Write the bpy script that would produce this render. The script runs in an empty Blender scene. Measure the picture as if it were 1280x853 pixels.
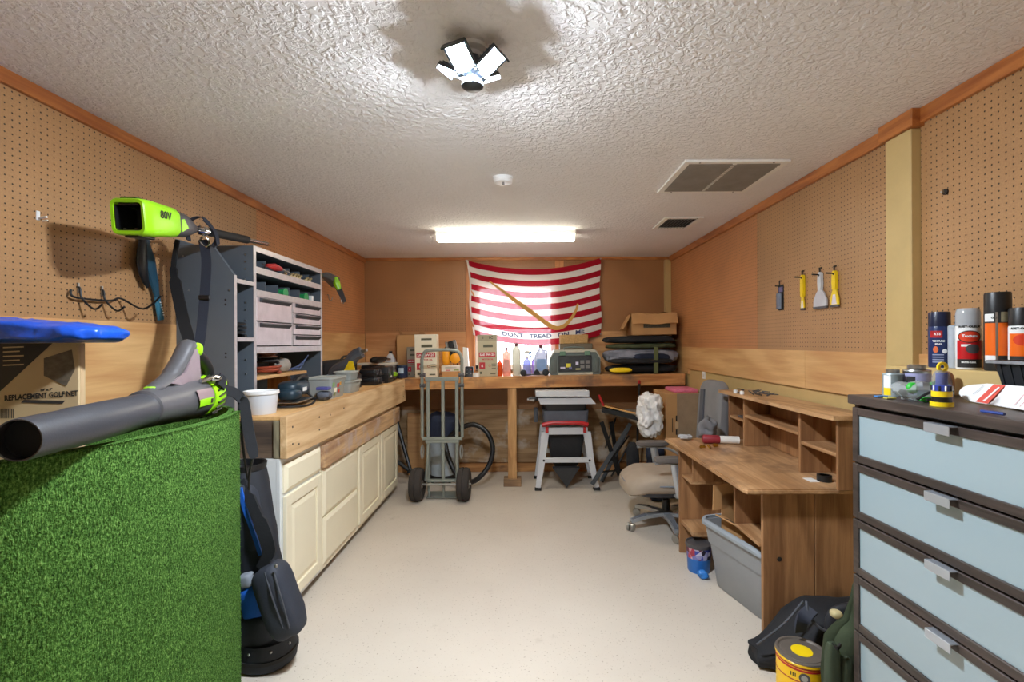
import bpy, bmesh, math, random
from mathutils import Vector, Matrix, noise
SC = bpy.context.scene
COL = SC.collection
RND = random.Random(11)
PI = math.pi
# ---------------------------------------------------------------- camera maths
F, CX, CY, H = 600.0, 655.0, 428.0, 1.47      # focal length in px, vanishing point, eye height (m)
ROLL = math.radians(0.3)
def at(px, py, d):
    """world point seen at pixel (px,py) at room depth d"""
    dx, dy = px - CX, py - CY
    c, s = math.cos(ROLL), math.sin(ROLL)
    x, y = dx * c - dy * s, dx * s + dy * c
    return Vector((x / F * d, d, H - y / F * d))

# ---------------------------------------------------------------- materials
def lin(c):
    return tuple(((v / 255) / 12.92 if v <= 10 else ((v / 255 + .055) / 1.055) ** 2.4) for v in c[:3]) + (1,)
MATS = {}
class NT:
    def __init__(s, name):
        s.m = bpy.data.materials.new(name); s.m.use_nodes = True
        s.t = s.m.node_tree; s.t.nodes.clear()
        s.out = s.n('ShaderNodeOutputMaterial')
    def n(s, kind, **kw):
        nd = s.t.nodes.new(kind)
        for k, v in kw.items():
            if k.startswith('i_'): nd.inputs[k[2:].replace('_', ' ')].default_value = v
            else: setattr(nd, k, v)
        return nd
    def l(s, a, b): s.t.links.new(a, b)
    def ramp(s, fac, stops):
        r = s.n('ShaderNodeValToRGB'); e = r.color_ramp.elements
        while len(e) < len(stops): e.new(.5)
        for el, (p, c) in zip(e, stops): el.position = p; el.color = c
        s.l(fac, r.inputs[0]); return r.outputs[0]
    def coords(s, scale=(1, 1, 1), rot=(0, 0, 0)):
        tc = s.n('ShaderNodeTexCoord'); mp = s.n('ShaderNodeMapping')
        mp.inputs['Scale'].default_value = scale; mp.inputs['Rotation'].default_value = rot
        s.l(tc.outputs['Object'], mp.inputs[0]); return mp.outputs[0]
    def noise(s, vec, scale=5, detail=3, rough=.5, dist=0):
        n = s.n('ShaderNodeTexNoise'); n.inputs['Scale'].default_value = scale; n.inputs['Detail'].default_value = detail
        n.inputs['Roughness'].default_value = rough; n.inputs['Distortion'].default_value = dist
        s.l(vec, n.inputs['Vector']); return n.outputs[0]
    def bsdf(s, **kw):
        b = s.n('ShaderNodeBsdfPrincipled')
        for k, v in kw.items(): b.inputs[k.replace('_', ' ')].default_value = v
        s.l(b.outputs[0], s.out.inputs[0]); return b
    def bump(s, b, height, strength=.3, dist=.01):
        u = s.n('ShaderNodeBump'); u.inputs['Strength'].default_value = strength; u.inputs['Distance'].default_value = dist
        s.l(height, u.inputs['Height']); s.l(u.outputs[0], b.inputs['Normal']); return u
def mul(c, k): return tuple(min(1, v * k) for v in c[:3]) + (1,)
def mat(name, c, rough=.5, metal=0, var=.12, vs=9, bump=0, bs=80, spec=.5, coat=0, sheen=0):
    if name in MATS: return MATS[name]
    t = NT(name); c = lin(c); co = t.coords()
    b = t.bsdf(Roughness=rough, Metallic=metal, Coat_Weight=coat, Sheen_Weight=sheen)
    b.inputs['Specular IOR Level'].default_value = spec
    n = t.noise(co, vs, 4, .6)
    t.l(t.ramp(n, [(.3, mul(c, 1 - var)), (.7, mul(c, 1 + var))]), b.inputs['Base Color'])
    if bump: t.bump(b, t.noise(co, bs, 3), bump, .004)
    MATS[name] = t.m; return t.m
def glow(name, c, k):
    t = NT(name); e = t.n('ShaderNodeEmission'); e.inputs[0].default_value = lin(c); e.inputs[1].default_value = k
    t.l(e.outputs[0], t.out.inputs[0]); MATS[name] = t.m; return t.m
def clear(name, c, rough=.05, alpha=.35):
    """thin translucent plastic / glass: part see-through, part surface"""
    t = NT(name); tr = t.n('ShaderNodeBsdfTransparent'); tr.inputs[0].default_value = mul(lin(c), 1.0)
    p = t.n('ShaderNodeBsdfPrincipled'); p.inputs['Base Color'].default_value = lin(c); p.inputs['Roughness'].default_value = rough
    mx = t.n('ShaderNodeMixShader'); mx.inputs[0].default_value = alpha
    t.l(tr.outputs[0], mx.inputs[1]); t.l(p.outputs[0], mx.inputs[2]); t.l(mx.outputs[0], t.out.inputs[0])
    MATS[name] = t.m; return t.m
def wood(name, c1, c2, axis='y', scale=1.0, rough=.55, knots=None, bump=.08, stain=None, coat=0, ring=7.0):
    """boards: figure stretched along one axis, cathedral bands, a few knots"""
    t = NT(name); c1, c2 = lin(c1), lin(c2)
    sc = {'x': (.9, 14, 14), 'y': (14, .9, 14), 'z': (14, 14, .9)}[axis]
    sc = tuple(v * scale for v in sc)
    co = t.coords(sc); co2 = t.coords()
    fine = t.noise(co, 3.2, 6, .65, .4)
    sc3 = tuple(v * .16 if v > 5 else v * .55 for v in sc)
    big = t.noise(t.coords(sc3), 1.6, 2, .5, .6)
    wv = t.n('ShaderNodeMath', operation='MULTIPLY'); wv.inputs[1].default_value = ring * 6.28; t.l(big, wv.inputs[0])
    sn = t.n('ShaderNodeMath', operation='SINE'); t.l(wv.outputs[0], sn.inputs[0])
    ad = t.n('ShaderNodeMath', operation='MULTIPLY_ADD'); ad.inputs[1].default_value = .13; t.l(sn.outputs[0], ad.inputs[0]); t.l(fine, ad.inputs[2])
    mid = tuple((a + b) / 2 for a, b in zip(c1, c2))
    colr = t.ramp(ad.outputs[0], [(.28, c2), (.5, mid), (.68, c1)])
    if knots:
        vo = t.n('ShaderNodeTexVoronoi'); vo.inputs['Scale'].default_value = knots; t.l(co2, vo.inputs['Vector'])
        k = t.ramp(vo.outputs['Distance'], [(.04, (1, 1, 1, 1)), (.11, (0, 0, 0, 1))])
        mx = t.n('ShaderNodeMix', data_type='RGBA'); t.l(k, mx.inputs[0]); t.l(colr, mx.inputs[6]); mx.inputs[7].default_value = mul(c2, .35)
        colr = mx.outputs[2]
    if stain:
        sn2 = t.noise(co2, stain[1], 4, .6)
        mx = t.n('ShaderNodeMix', data_type='RGBA'); t.l(t.ramp(sn2, [(.52, (0, 0, 0, 1)), (.66, (.8, .8, .8, 1))]), mx.inputs[0])
        t.l(colr, mx.inputs[6]); mx.inputs[7].default_value = lin(stain[0]); colr = mx.outputs[2]
    b = t.bsdf(Roughness=rough, Coat_Weight=coat); t.l(colr, b.inputs['Base Color'])
    if bump: t.bump(b, fine, bump, .004)
    MATS[name] = t.m; return t.m
def pegboard(name, c, axis):
    """hardboard with a hole every inch; axis = the wall's normal"""
    t = NT(name); c = lin(c); k = 39.37
    co = t.coords(); tc = t.coords({'x': (0, k, k), 'y': (k, 0, k)}[axis])
    fr = t.n('ShaderNodeVectorMath', operation='FRACTION'); t.l(tc, fr.inputs[0])
    sb = t.n('ShaderNodeVectorMath', operation='SUBTRACT'); t.l(fr.outputs[0], sb.inputs[0])
    sb.inputs[1].default_value = {'x': (0, .5, .5), 'y': (.5, 0, .5)}[axis]
    ln = t.n('ShaderNodeVectorMath', operation='LENGTH'); t.l(sb.outputs[0], ln.inputs[0])
    hole = t.ramp(ln.outputs['Value'], [(.105, (0, 0, 0, 1)), (.135, (1, 1, 1, 1))])
    big = t.noise(co, 2.2, 5, .6); fib = t.noise(co, 160, 2, .5)
    base = t.ramp(big, [(.3, mul(c, .86)), (.7, mul(c, 1.1))])
    m0 = t.n('ShaderNodeMix', data_type='RGBA', blend_type='MULTIPLY'); m0.inputs[0].default_value = .35
    t.l(base, m0.inputs[6]); t.l(fib, m0.inputs[7])
    mx = t.n('ShaderNodeMix', data_type='RGBA'); t.l(hole, mx.inputs[0]); mx.inputs[6].default_value = mul(c, .09)
    t.l(m0.outputs[2], mx.inputs[7])
    b = t.bsdf(Roughness=.42); b.inputs['Specular IOR Level'].default_value = .4
    t.l(mx.outputs[2], b.inputs['Base Color']); t.bump(b, hole, .5, .004)
    MATS[name] = t.m; return t.m

# ---------------------------------------------------------------- mesh builder
class MB:
    def __init__(s): s.bm = bmesh.new(); s.mi = 0; s.M = Matrix.Identity(4)
    def v(s, p): return s.bm.verts.new(s.M @ Vector(p))
    def f(s, vs):
        try: fc = s.bm.faces.new(vs)
        except ValueError: return None
        fc.material_index = s.mi; return fc
    def box(s, a, b, bev=0, seg=1):
        x0, y0, z0 = (min(a[i], b[i]) for i in range(3)); x1, y1, z1 = (max(a[i], b[i]) for i in range(3))
        q = [s.v((x, y, z)) for z in (z0, z1) for y in (y0, y1) for x in (x0, x1)]
        fs = [s.f([q[i] for i in k]) for k in ((0, 2, 3, 1), (4, 5, 7, 6), (0, 1, 5, 4), (2, 6, 7, 3), (0, 4, 6, 2), (1, 3, 7, 5))]
        if bev:
            es = list({e for fc in fs for e in fc.edges})
            r = bmesh.ops.bevel(s.bm, geom=es, offset=bev, segments=seg, affect='EDGES', profile=.5)
            for fc in r['faces']: fc.material_index = s.mi
        return s
    def bc(s, c, d, bev=0, seg=1):
        return s.box([c[i] - d[i] / 2 for i in range(3)], [c[i] + d[i] / 2 for i in range(3)], bev, seg)
    def rings(s, rings, cap=True, closed=False):
        vr = [[s.v(p) for p in r] for r in rings]; n = len(vr[0])
        pairs = list(zip(vr, vr[1:])) + ([(vr[-1], vr[0])] if closed else [])
        for a, b in pairs:
            for i in range(n): s.f([a[i], a[(i + 1) % n], b[(i + 1) % n], b[i]])
        if cap and not closed: s.f(list(reversed(vr[0]))); s.f(vr[-1])
        return s
    def cyl(s, p0, p1, r0, r1=None, n=16, cap=True):
        p0, p1 = Vector(p0), Vector(p1); r1 = r0 if r1 is None else r1
        return s.tube([p0, p1], [r0, r1], n, cap)
    def tube(s, pts, r, n=8, cap=True, closed=False, flat=1.0, up=None):
        pts = [Vector(p) for p in pts]; k = len(pts)
        rs = r if isinstance(r, (list, tuple)) else [r] * k
        T = []
        for i in range(k):
            a = pts[i - 1] if (i or closed) else pts[i]; b = pts[(i + 1) % k] if (i < k - 1 or closed) else pts[i]
            d = (b - a); T.append(d.normalized() if d.length > 1e-9 else Vector((0, 0, 1)))
        u = Vector(up) if up else (Vector((0, 0, 1)) if abs(T[0].z) < .9 else Vector((1, 0, 0)))
        N = (u - T[0] * u.dot(T[0])).normalized(); out = []
        for i in range(k):
            N = (N - T[i] * N.dot(T[i]))
            N = N.normalized() if N.length > 1e-6 else T[i].orthogonal().normalized()
            B = T[i].cross(N)
            out.append([pts[i] + (N * math.sin(2 * PI * j / n) * flat + B * math.cos(2 * PI * j / n)) * rs[i] for j in range(n)])
        return s.rings(out, cap, closed)
    def strap(s, pts, w, t, side):
        """flat band through pts: width w along `side`, thickness t"""
        pts = [Vector(p) for p in pts]; out = []
        for i, p in enumerate(pts):
            T = (pts[min(i + 1, len(pts) - 1)] - pts[max(i - 1, 0)]).normalized()
            S = Vector(side); S = (S - T * S.dot(T)).normalized(); B = T.cross(S)
            ww = w[i] if isinstance(w, (list, tuple)) else w
            out.append([p + S * a * ww / 2 + B * b * t / 2 for a, b in ((-1, -1), (1, -1), (1, 1), (-1, 1))])
        return s.rings(out)
    def lathe(s, c, prof, n=24, axis='z', cap=True):
        out = []
        for r, h in prof:
            ring = []
            for j in range(n):
                a = 2 * PI * j / n; x, y = r * math.cos(a), r * math.sin(a)
                ring.append(Vector(c) + Vector({'z': (x, y, h), 'x': (h, x, y), 'y': (y, h, x)}[axis]))
            out.append(ring)
        return s.rings(out, cap)
    def prism(s, poly, a, b, axis='y'):
        fn = {'y': lambda u, v, w: (u, w, v), 'x': lambda u, v, w: (w, u, v), 'z': lambda u, v, w: (u, v, w)}[axis]
        return s.rings([[fn(u, v, w) for u, v in poly] for w in (a, b)])
    def sel(s, c, r, e1=1, e2=1, nu=20, nv=12, amp=0, fr=6, seed=0, rid=0, zk=1, zmin=None):
        """superellipsoid, optionally crumpled"""
        def p(w, e): return math.copysign(abs(w) ** e, w)
        rings = []
        for i in range(nv + 1):
            v = -PI / 2 + PI * i / nv; ring = []
            if i in (0, nv): v *= .985
            for j in range(nu):
                u = 2 * PI * j / nu
                q = Vector((r[0] * p(math.cos(v), e1) * p(math.cos(u), e2), r[1] * p(math.cos(v), e1) * p(math.sin(u), e2), r[2] * p(math.sin(v), e1)))
                if amp:
                    d = noise.noise(q * fr + Vector((seed, seed * 2.3, 0))) + .5 * noise.noise(q * fr * 2.3 + Vector((0, seed, 5)))
                    if rid: d = .3 - 2.2 * abs(noise.noise(q * fr + Vector((seed, 0, seed)))) - .9 * abs(noise.noise(q * fr * 2.1 + Vector((3, seed, 1))))
                    nq = q.normalized(); q += Vector((nq.x, nq.y, nq.z * zk)) * d * amp
                w_ = Vector(c) + q
                if zmin is not None: w_.z = max(w_.z, zmin)
                ring.append(w_)
            rings.append(ring)
        return s.rings(rings)
    def stack(s, c, secs, n=5, cap=True):
        """rounded-rectangle sections: (z, w, d, r[, dx, dy])"""
        out = []
        for q in secs:
            z, w, d, r = q[:4]; dx, dy = (q[4], q[5]) if len(q) > 4 else (0, 0)
            out.append([Vector(c) + Vector((x + dx, y + dy, z)) for x, y in rrect(w, d, r, n)])
        return s.rings(out, cap)
    def sheet(s, fn, nu, nv, th, mfn=None):
        """cloth: fn(u,v) -> point, doubled to thickness th along the local normal"""
        def nor(u, v):
            e = .003; a = fn(min(u + e, 1), v) - fn(max(u - e, 0), v); b = fn(u, min(v + e, 1)) - fn(u, max(v - e, 0))
            c = a.cross(b); return c.normalized() if c.length > 1e-12 else Vector((0, 0, 1))
        g = [[None] * (nv + 1) for _ in range(nu + 1)]; h = [[None] * (nv + 1) for _ in range(nu + 1)]
        if not th:                                   # a single ply of thin cloth
            for i in range(nu + 1):
                for j in range(nv + 1): g[i][j] = s.v(fn(i / nu, j / nv))
            for i in range(nu):
                for j in range(nv):
                    if mfn: s.mi = mfn((i + .5) / nu, (j + .5) / nv)
                    s.f([g[i][j], g[i + 1][j], g[i + 1][j + 1], g[i][j + 1]])
            return s
        for i in range(nu + 1):
            for j in range(nv + 1):
                p = fn(i / nu, j / nv); k = nor(i / nu, j / nv) * th / 2
                g[i][j] = s.v(p + k); h[i][j] = s.v(p - k)
        for i in range(nu):
            for j in range(nv):
                if mfn: s.mi = mfn((i + .5) / nu, (j + .5) / nv)
                s.f([g[i][j], g[i + 1][j], g[i + 1][j + 1], g[i][j + 1]]); s.f([h[i][j], h[i][j + 1], h[i + 1][j + 1], h[i + 1][j]])
        for i in range(nu):
            for j in (0, nv): s.f([g[i][j], h[i][j], h[i + 1][j], g[i + 1][j]])
        for j in range(nv):
            for i in (0, nu): s.f([g[i][j], g[i][j + 1], h[i][j + 1], h[i][j]])
        return s
    def text(s, body, size, fn, align='CENTER', bold=0, xs=1.0):
        cu = bpy.data.curves.new('t', 'FONT'); cu.body = body; cu.size = size; cu.align_x = align; cu.align_y = 'CENTER'
        cu.resolution_u = 2; cu.offset = bold
        o = bpy.data.objects.new('t', cu); COL.objects.link(o); dg = bpy.context.evaluated_depsgraph_get(); dg.update()
        me = bpy.data.meshes.new_from_object(o.evaluated_get(dg))
        vs = [s.v(fn(v.co.x * xs, v.co.y)) for v in me.vertices]
        for p in me.polygons: s.f([vs[i] for i in p.vertices])
        bpy.data.objects.remove(o); bpy.data.curves.remove(cu); bpy.data.meshes.remove(me); return s
def rrect(w, d, r, n=5):
    r = min(r, w / 2 - 1e-5, d / 2 - 1e-5); out = []
    for cx, cy, a0 in ((w / 2 - r, d / 2 - r, 0), (-w / 2 + r, d / 2 - r, 90), (-w / 2 + r, -d / 2 + r, 180), (w / 2 - r, -d / 2 + r, 270)):
        for i in range(n):
            a = math.radians(a0 + 90 * i / (n - 1)); out.append((cx + r * math.cos(a), cy + r * math.sin(a)))
    return out
def spl(pts, k=6, closed=False):
    """Catmull-Rom through pts"""
    P = [Vector(p) for p in pts]; n = len(P); out = []
    for i in range(n if closed else n - 1):
        g = (lambda j: P[j % n]) if closed else (lambda j: P[max(0, min(n - 1, j))])
        a, b, c, d = g(i - 1), g(i), g(i + 1), g(i + 2)
        for q in range(k):
            t = q / k; out.append(.5 * ((2 * b) + (c - a) * t + (2 * a - 5 * b + 4 * c - d) * t * t + (3 * b - a - 3 * c + d) * t ** 3))
    if not closed: out.append(P[-1])
    return out

# ---------------------------------------------------------------- objects
def link(name, mb, mats, smooth=True, ang=35):
    bmesh.ops.recalc_face_normals(mb.bm, faces=mb.bm.faces[:])
    me = bpy.data.meshes.new(name); mb.bm.to_mesh(me); mb.bm.free()
    for m in (mats if isinstance(mats, (list, tuple)) else [mats]): me.materials.append(m)
    if smooth:
        me.polygons.foreach_set('use_smooth', [True] * len(me.polygons)); me.set_sharp_from_angle(angle=math.radians(ang))
    o = bpy.data.objects.new(name, me); COL.objects.link(o); return o
def tag(o, label=None, cat=None, group=None, kind=None):
    if label: o['label'] = label
    if cat: o['category'] = cat
    if group: o['group'] = group
    if kind: o['kind'] = kind
    return o
def thing(name, label, cat, loc=(0, 0, 0), rz=0, group=None):
    o = bpy.data.objects.new(name, None); COL.objects.link(o); o.location = loc; o.rotation_euler = (0, 0, rz)
    o.empty_display_size = .05; return tag(o, label, cat, group)
def rootmat(p):
    while p.parent: p = p.parent
    return Matrix.Translation(p.location) @ p.rotation_euler.to_matrix().to_4x4()
def part(name, mb, mats, parent, w=False, label=None, smooth=True, ang=35):
    """a part of `parent`; w: vertices were given in world coordinates, else in the thing's own frame"""
    if w: mb.bm.transform(rootmat(parent).inverted())
    o = link(name, mb, mats, smooth, ang); o.parent = parent
    if label: o['label'] = label
    return o
def solo(name, mb, mats, label, cat, group=None, kind=None, smooth=True, ang=35, loc=None):
    """a thing that is a single mesh, origin moved to its base"""
    if loc is None:
        vs = mb.bm.verts; xs = [v.co.x for v in vs]; ys = [v.co.y for v in vs]; zs = [v.co.z for v in vs]
        loc = Vector(((min(xs) + max(xs)) / 2, (min(ys) + max(ys)) / 2, min(zs)))
        mb.bm.transform(Matrix.Translation(-loc))
    o = link(name, mb, mats, smooth, ang); o.location = loc; return tag(o, label, cat, group, kind)
def struct(name, mb, mats, parent=None, smooth=False):
    o = link(name, mb, mats, smooth)
    if parent: o.parent = parent
    else: o['kind'] = 'structure'
    return o
def copy_thing(o, loc, rz=None, label=None):
    def rec(a, par):
        c = a.copy(); COL.objects.link(c)
        if par: c.parent = par
        for ch in a.children: rec(ch, c)
        return c
    c = rec(o, None); c.location = loc
    if rz is not None: c.rotation_euler = (0, 0, rz)
    if label: c['label'] = label
    return c
# ================================================================ MATERIALS
M = {}
M['peg_l'] = pegboard('pegboard_left', (188, 142, 96), 'x')
M['peg_b'] = pegboard('pegboard_back', (178, 126, 80), 'y')
LEDK = 720
M['peg_lf'] = pegboard('pegboard_far_bounce', (210, 144, 92), 'x')  # redder far sheets, with warm bounce light put into the colour
M['ply'] = wood('plywood', (222, 178, 120), (196, 144, 90), 'y', .55, .5, ring=4.5)
M['ply_x'] = wood('plywood_back', (212, 162, 108), (180, 124, 76), 'x', .55, .5, ring=4.5)
M['trim_wood'] = wood('trim_pine', (190, 118, 58), (150, 82, 36), 'y', 1, .4, coat=.2)
M['trim_x'] = wood('trim_pine_back', (190, 125, 66), (150, 88, 42), 'x', 1, .4)
M['pine_y'] = wood('bench_pine', (226, 194, 148), (196, 156, 110), 'y', .8, .55, knots=2.2, ring=6)
M['pine_x'] = wood('bench_pine_back', (206, 150, 90), (160, 104, 56), 'x', .8, .55, knots=2.5, stain=((92, 72, 58), 3.0), ring=6)
M['pine_z'] = wood('post_pine', (196, 150, 96), (150, 104, 60), 'z', .9, .6, knots=3)
M['tan_paint'] = mat('tan_paint', (196, 168, 112), .5, var=.05, bump=.1, bs=25)
M['white'] = mat('white_plastic', (232, 232, 230), .35, var=.02)
M['white_paint'] = mat('white_paint', (236, 234, 228), .45, var=.03)
M['black'] = mat('black_plastic', (22, 22, 24), .4, var=.15)
M['rubber'] = mat('black_rubber', (30, 29, 28), .75, var=.2, bump=.2, bs=60)
M['steel'] = mat('steel', (176, 176, 174), .32, 1, var=.08)
M['chrome'] = mat('chrome', (205, 205, 205), .14, 1, var=.03)
M['screw'] = mat('dark_screw', (52, 46, 42), .5, .6)
M['card'] = mat('cardboard', (188, 142, 92), .85, var=.07, vs=5)
M['card_d'] = mat('cardboard_inside', (158, 116, 74), .9, var=.08)
M['ink'] = mat('black_ink', (30, 28, 27), .6, var=.05)
M['cream'] = mat('cream_cabinet', (238, 228, 200), .38, var=.03, vs=3)
M['cab_white'] = mat('white_cabinet', (226, 228, 226), .45, var=.03)
M['red'] = mat('red_plastic', (176, 32, 34), .4)
M['yellow'] = mat('yellow_plastic', (240, 205, 20), .4, var=.05)
M['lime'] = mat('lime_plastic', (150, 214, 20), .35, var=.05)
M['gun'] = mat('gunmetal_plastic', (76, 74, 76), .38, var=.1)
M['navy'] = mat('navy_cloth', (28, 36, 58), .85, var=.2, bump=.3)
M['blackcloth'] = mat('black_cloth', (24, 25, 29), .85, var=.25, bump=.3)
def floor_mat():
    t = NT('epoxy_floor'); co = t.coords()
    big = t.noise(co, 1.1, 5, .6); sp = t.noise(co, 95, 2, .6); st = t.noise(co, 3.3, 6, .7)
    base = t.ramp(big, [(.3, lin((198, 186, 171))), (.7, lin((208, 197, 182)))])
    spk = t.ramp(sp, [(.29, (1, 1, 1, 1)), (.35, (0, 0, 0, 1))])
    m1 = t.n('ShaderNodeMix', data_type='RGBA'); t.l(spk, m1.inputs[0]); t.l(base, m1.inputs[6]); m1.inputs[7].default_value = lin((140, 122, 100))
    m2 = t.n('ShaderNodeMix', data_type='RGBA'); t.l(t.ramp(st, [(.62, (0, 0, 0, 1)), (.78, (.55, .55, .55, 1))]), m2.inputs[0]); t.l(m1.outputs[2], m2.inputs[6]); m2.inputs[7].default_value = lin((150, 134, 112))
    b = t.bsdf(Roughness=.42); t.l(m2.outputs[2], b.inputs['Base Color']); t.bump(b, sp, .05, .002); return t.m
def ceil_mat():
    t = NT('knockdown_ceiling'); co = t.coords()
    n = t.noise(co, 44, 3, .5, .5)
    v = t.ramp(n, [(.42, (0, 0, 0, 1)), (.6, (1, 1, 1, 1))])
    b = t.bsdf(Roughness=.85); b.inputs['Specular IOR Level'].default_value = .2
    t.l(t.ramp(t.noise(co, 1.5, 3), [(.3, lin((232, 229, 228))), (.7, lin((240, 237, 236)))]), b.inputs['Base Color'])
    t.bump(b, v, .6, .007); return t.m
M['floor'] = floor_mat(); M['ceil'] = ceil_mat()

# ================================================================ ROOM
XL, XR, YB, YF, HC = -1.83, 1.68, 5.5, -1.7, 2.44
struct('floor', MB().box((XL - .2, YF - .2, -.1), (XR + .2, YB + .2, 0)), M['floor'])
struct('ceiling', MB().box((XL - .2, YF - .2, HC), (XR + .2, YB + .2, HC + .1)), M['ceil'])
wl = struct('wall_left', MB().box((XL - .12, YF, 0), (XL, YB, HC)), M['tan_paint'])
wr = struct('wall_right', MB().box((XR, YF, 0), (XR + .12, YB, HC)), M['tan_paint'])
struct('wall_front', MB().box((XL - .12, YF - .12, 0), (XR + .12, YF, HC)), M['white_paint'])
WX0, WX1, WZ0, WZ1 = -.56, .36, 1.16, 2.14
m = MB()
m.box((XL - .12, YB, 0), (WX0, YB + .14, HC)); m.box((WX1, YB, 0), (XR + .12, YB + .14, HC))
m.box((WX0, YB, 0), (WX1, YB + .14, WZ0)); m.box((WX0, YB, WZ1), (WX1, YB + .14, HC))
wb = struct('wall_back', m, M['peg_b'])
# pegboard sheets and plywood strips on the walls
for a, b in ((-1.6, .84), (.842, 3.28), (3.282, 5.5)):
    struct('pegboard_sheet', MB().box((XL, a, 1.57), (XL + .006, b, HC - .0)), M['peg_lf'] if a > 3 else M['peg_l'], wl)
for a, b in ((-1.6, .38), (.382, 2.9), (2.902, 5.49)):
    struct('plywood_strip', MB().box((XL, a, .95), (XL + .012, b, 1.572)), M['ply'], wl)
struct('pegboard_sheet', MB().box((XR - .006, -1.6, 1.41), (XR, .42, HC)), M['peg_l'], wr)
for a, b in ((.422, 2.02), (2.17, 3.44), (3.442, 5.49)):
    struct('pegboard_sheet', MB().box((XR - .006, a, 1.41), (XR, b, HC)), M['peg_lf'] if a > 3 else M['peg_l'], wr)
for a, b in ((-1.6, 2.02), (2.17, 2.84), (2.843, 4.86)):
    struct('plywood_strip', MB().box((XR - .018, a, 1.19), (XR, b, 1.412)), M['ply'], wr)
struct('plywood_strip', MB().box((XR - .018, 4.862, 1.14), (XR, 5.48, 1.412)), M['ply'], wr)
# back wall, plywood above the bench and panel + plate below it
struct('plywood_strip', MB().box((XL + .02, YB - .012, 1.12), (WX0 - .105, YB, 1.59)), M['ply_x'], wb)
struct('plywood_strip', MB().box((WX1 + .105, YB - .012, 1.12), (XR - .02, YB, 1.59)), M['ply_x'], wb)
struct('plywood_strip', MB().box((XL + .02, YB - .02, .1), (XR - .02, YB, .70)), wood('weathered_plywood', (186, 152, 110), (146, 112, 74), 'x', .7, .7, stain=((206, 196, 180), 4.0)), wb)
struct('plywood_strip', MB().box((XL + .02, YB - .05, 0), (XR - .02, YB, .095)), M['pine_x'], wb)
# trims
struct('trim_1', MB().box((XL, -1.6, HC - .055), (XL + .024, YB, HC), .003), M['trim_wood'])
m = MB(); m.box((XR - .024, 2.17, HC - .062), (XR, YB, HC), .003); m.box((XR - .024, -1.6, HC - .062), (XR, 2.02, HC), .003)
m.box((XR - .06, 2.0, HC - .075), (XR - .0, 2.19, HC), .003)
struct('trim_2', m, M['trim_wood'])
struct('trim_3', MB().box((XL + .03, YB - .02, HC - .035), (XR - .03, YB, HC), .003), M['trim_x'])
struct('trim_4', MB().box((XR - .046, 2.022, 0), (XR - .0, 2.166, HC - .076), .003), M['tan_paint'])       # painted post against the right wall
struct('trim_5', MB().box((XR - .075, YB - .06, 1.42), (XR - .008, YB - .0, HC - .04), .003), M['tan_paint'])     # post in the far right corner
# window: pine casing, white frame, pane
win = struct('window_1', MB().box((WX0, YB + .1, WZ0), (WX0 + .02, YB + .11, WZ1)), M['white_paint'])
m = MB()
for a, b in (((WX0, WZ0), (WX0 + .05, WZ1)), ((WX1 - .05, WZ0), (WX1, WZ1)), ((WX0, WZ0), (WX1, WZ0 + .05)), ((WX0, WZ1 - .05), (WX1, WZ1)), ((WX0, 1.62), (WX1, 1.67))):
    m.box((a[0], YB + .04, a[1]), (b[0], YB + .1, b[1]), .004)
struct('window_frame', m, M['white_paint'], win)
struct('pane', MB().box((WX0 + .03, YB + .066, WZ0 + .03), (WX1 - .03, YB + .07, WZ1 - .03)), clear('window_glass', (250, 252, 255), .02, .06), win)
struct('window_sill', MB().box((WX0, YB - .0, WZ0 - .02), (WX1, YB + .1, WZ0 + .002), .003), M['white_paint'], win)
m = MB(); m.box((WX0 - .1, YB - .018, 1.12), (WX0, YB, HC - .036), .003); m.box((WX1, YB - .018, 1.12), (WX1 + .1, YB, HC - .036), .003)
m.box((WX0, YB - .018, WZ1), (WX1, YB, WZ1 + .09), .003)
struct('window_casing', m, wood('casing_pine', (206, 140, 84), (170, 104, 54), 'z', 1, .5), win)

# ================================================================ CEILING FITTINGS
# screw-in lamp: four panels folded into an upside-down pyramid, lit on their outer faces
LX, LY = -.165, 1.578
lamp = thing('ceiling_lamp', 'bright ceiling lamp whose four light panels fold around a dark grey hub', 'ceiling lamp', (LX, LY, HC))
LG_ = mat('lamp_grey', (66, 72, 80), .35, .3)
part('socket', MB().lathe((0, 0, 0), [(.05, 0), (.05, -.012), (.03, -.02), (.026, -.03)], 24), M['white'], lamp)
part('hub', MB().lathe((0, 0, 0), [(.022, -.028), (.024, -.06), (.02, -.10), (.034, -.112), (.036, -.128), (.026, -.136), (.004, -.138)], 28), LG_, lamp)
LED = glow('led_panel', (232, 243, 255), LEDK)
sl = math.atan2(.097, .155)
for az in (153, 243, -27, 63):
    Mz = Matrix.Rotation(math.radians(az), 4, 'Z') @ Matrix.Translation((.170, 0, 0)) @ Matrix.Rotation(-sl, 4, 'Y')
    # local -x runs down the slope towards the hub, local -z is the lit side
    a = MB(); a.M = Mz; a.box((-.182, -.042, 0), (-.074, .042, .007), .003)
    a.box((-.0795, -.042, -.019), (-.074, .042, 0)); a.box((-.182, -.042, -.003), (-.170, .042, 0)); a.box((-.17, .034, -.006), (-.0795, .042, 0)); a.box((-.17, -.042, -.006), (-.0795, -.034, 0))  # deep upper lip added to keep the panel's glare off the ceiling
    for q in range(7): a.box((-.172 + q * .0135, -.038, .007), (-.168 + q * .0135, .038, .012))
    p = part('panel', a, LG_, lamp)
    e = MB(); e.M = Mz; e.box((-.166, -.032, -.0022), (-.082, .032, -.0002)); part('diffuser', e, LED, p)
    b = MB(); b.M = Mz; b.cyl((-.186, -.018, .003), (-.186, .018, .003), .006, n=10); part('hinge', b, M['steel'], p)
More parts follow.
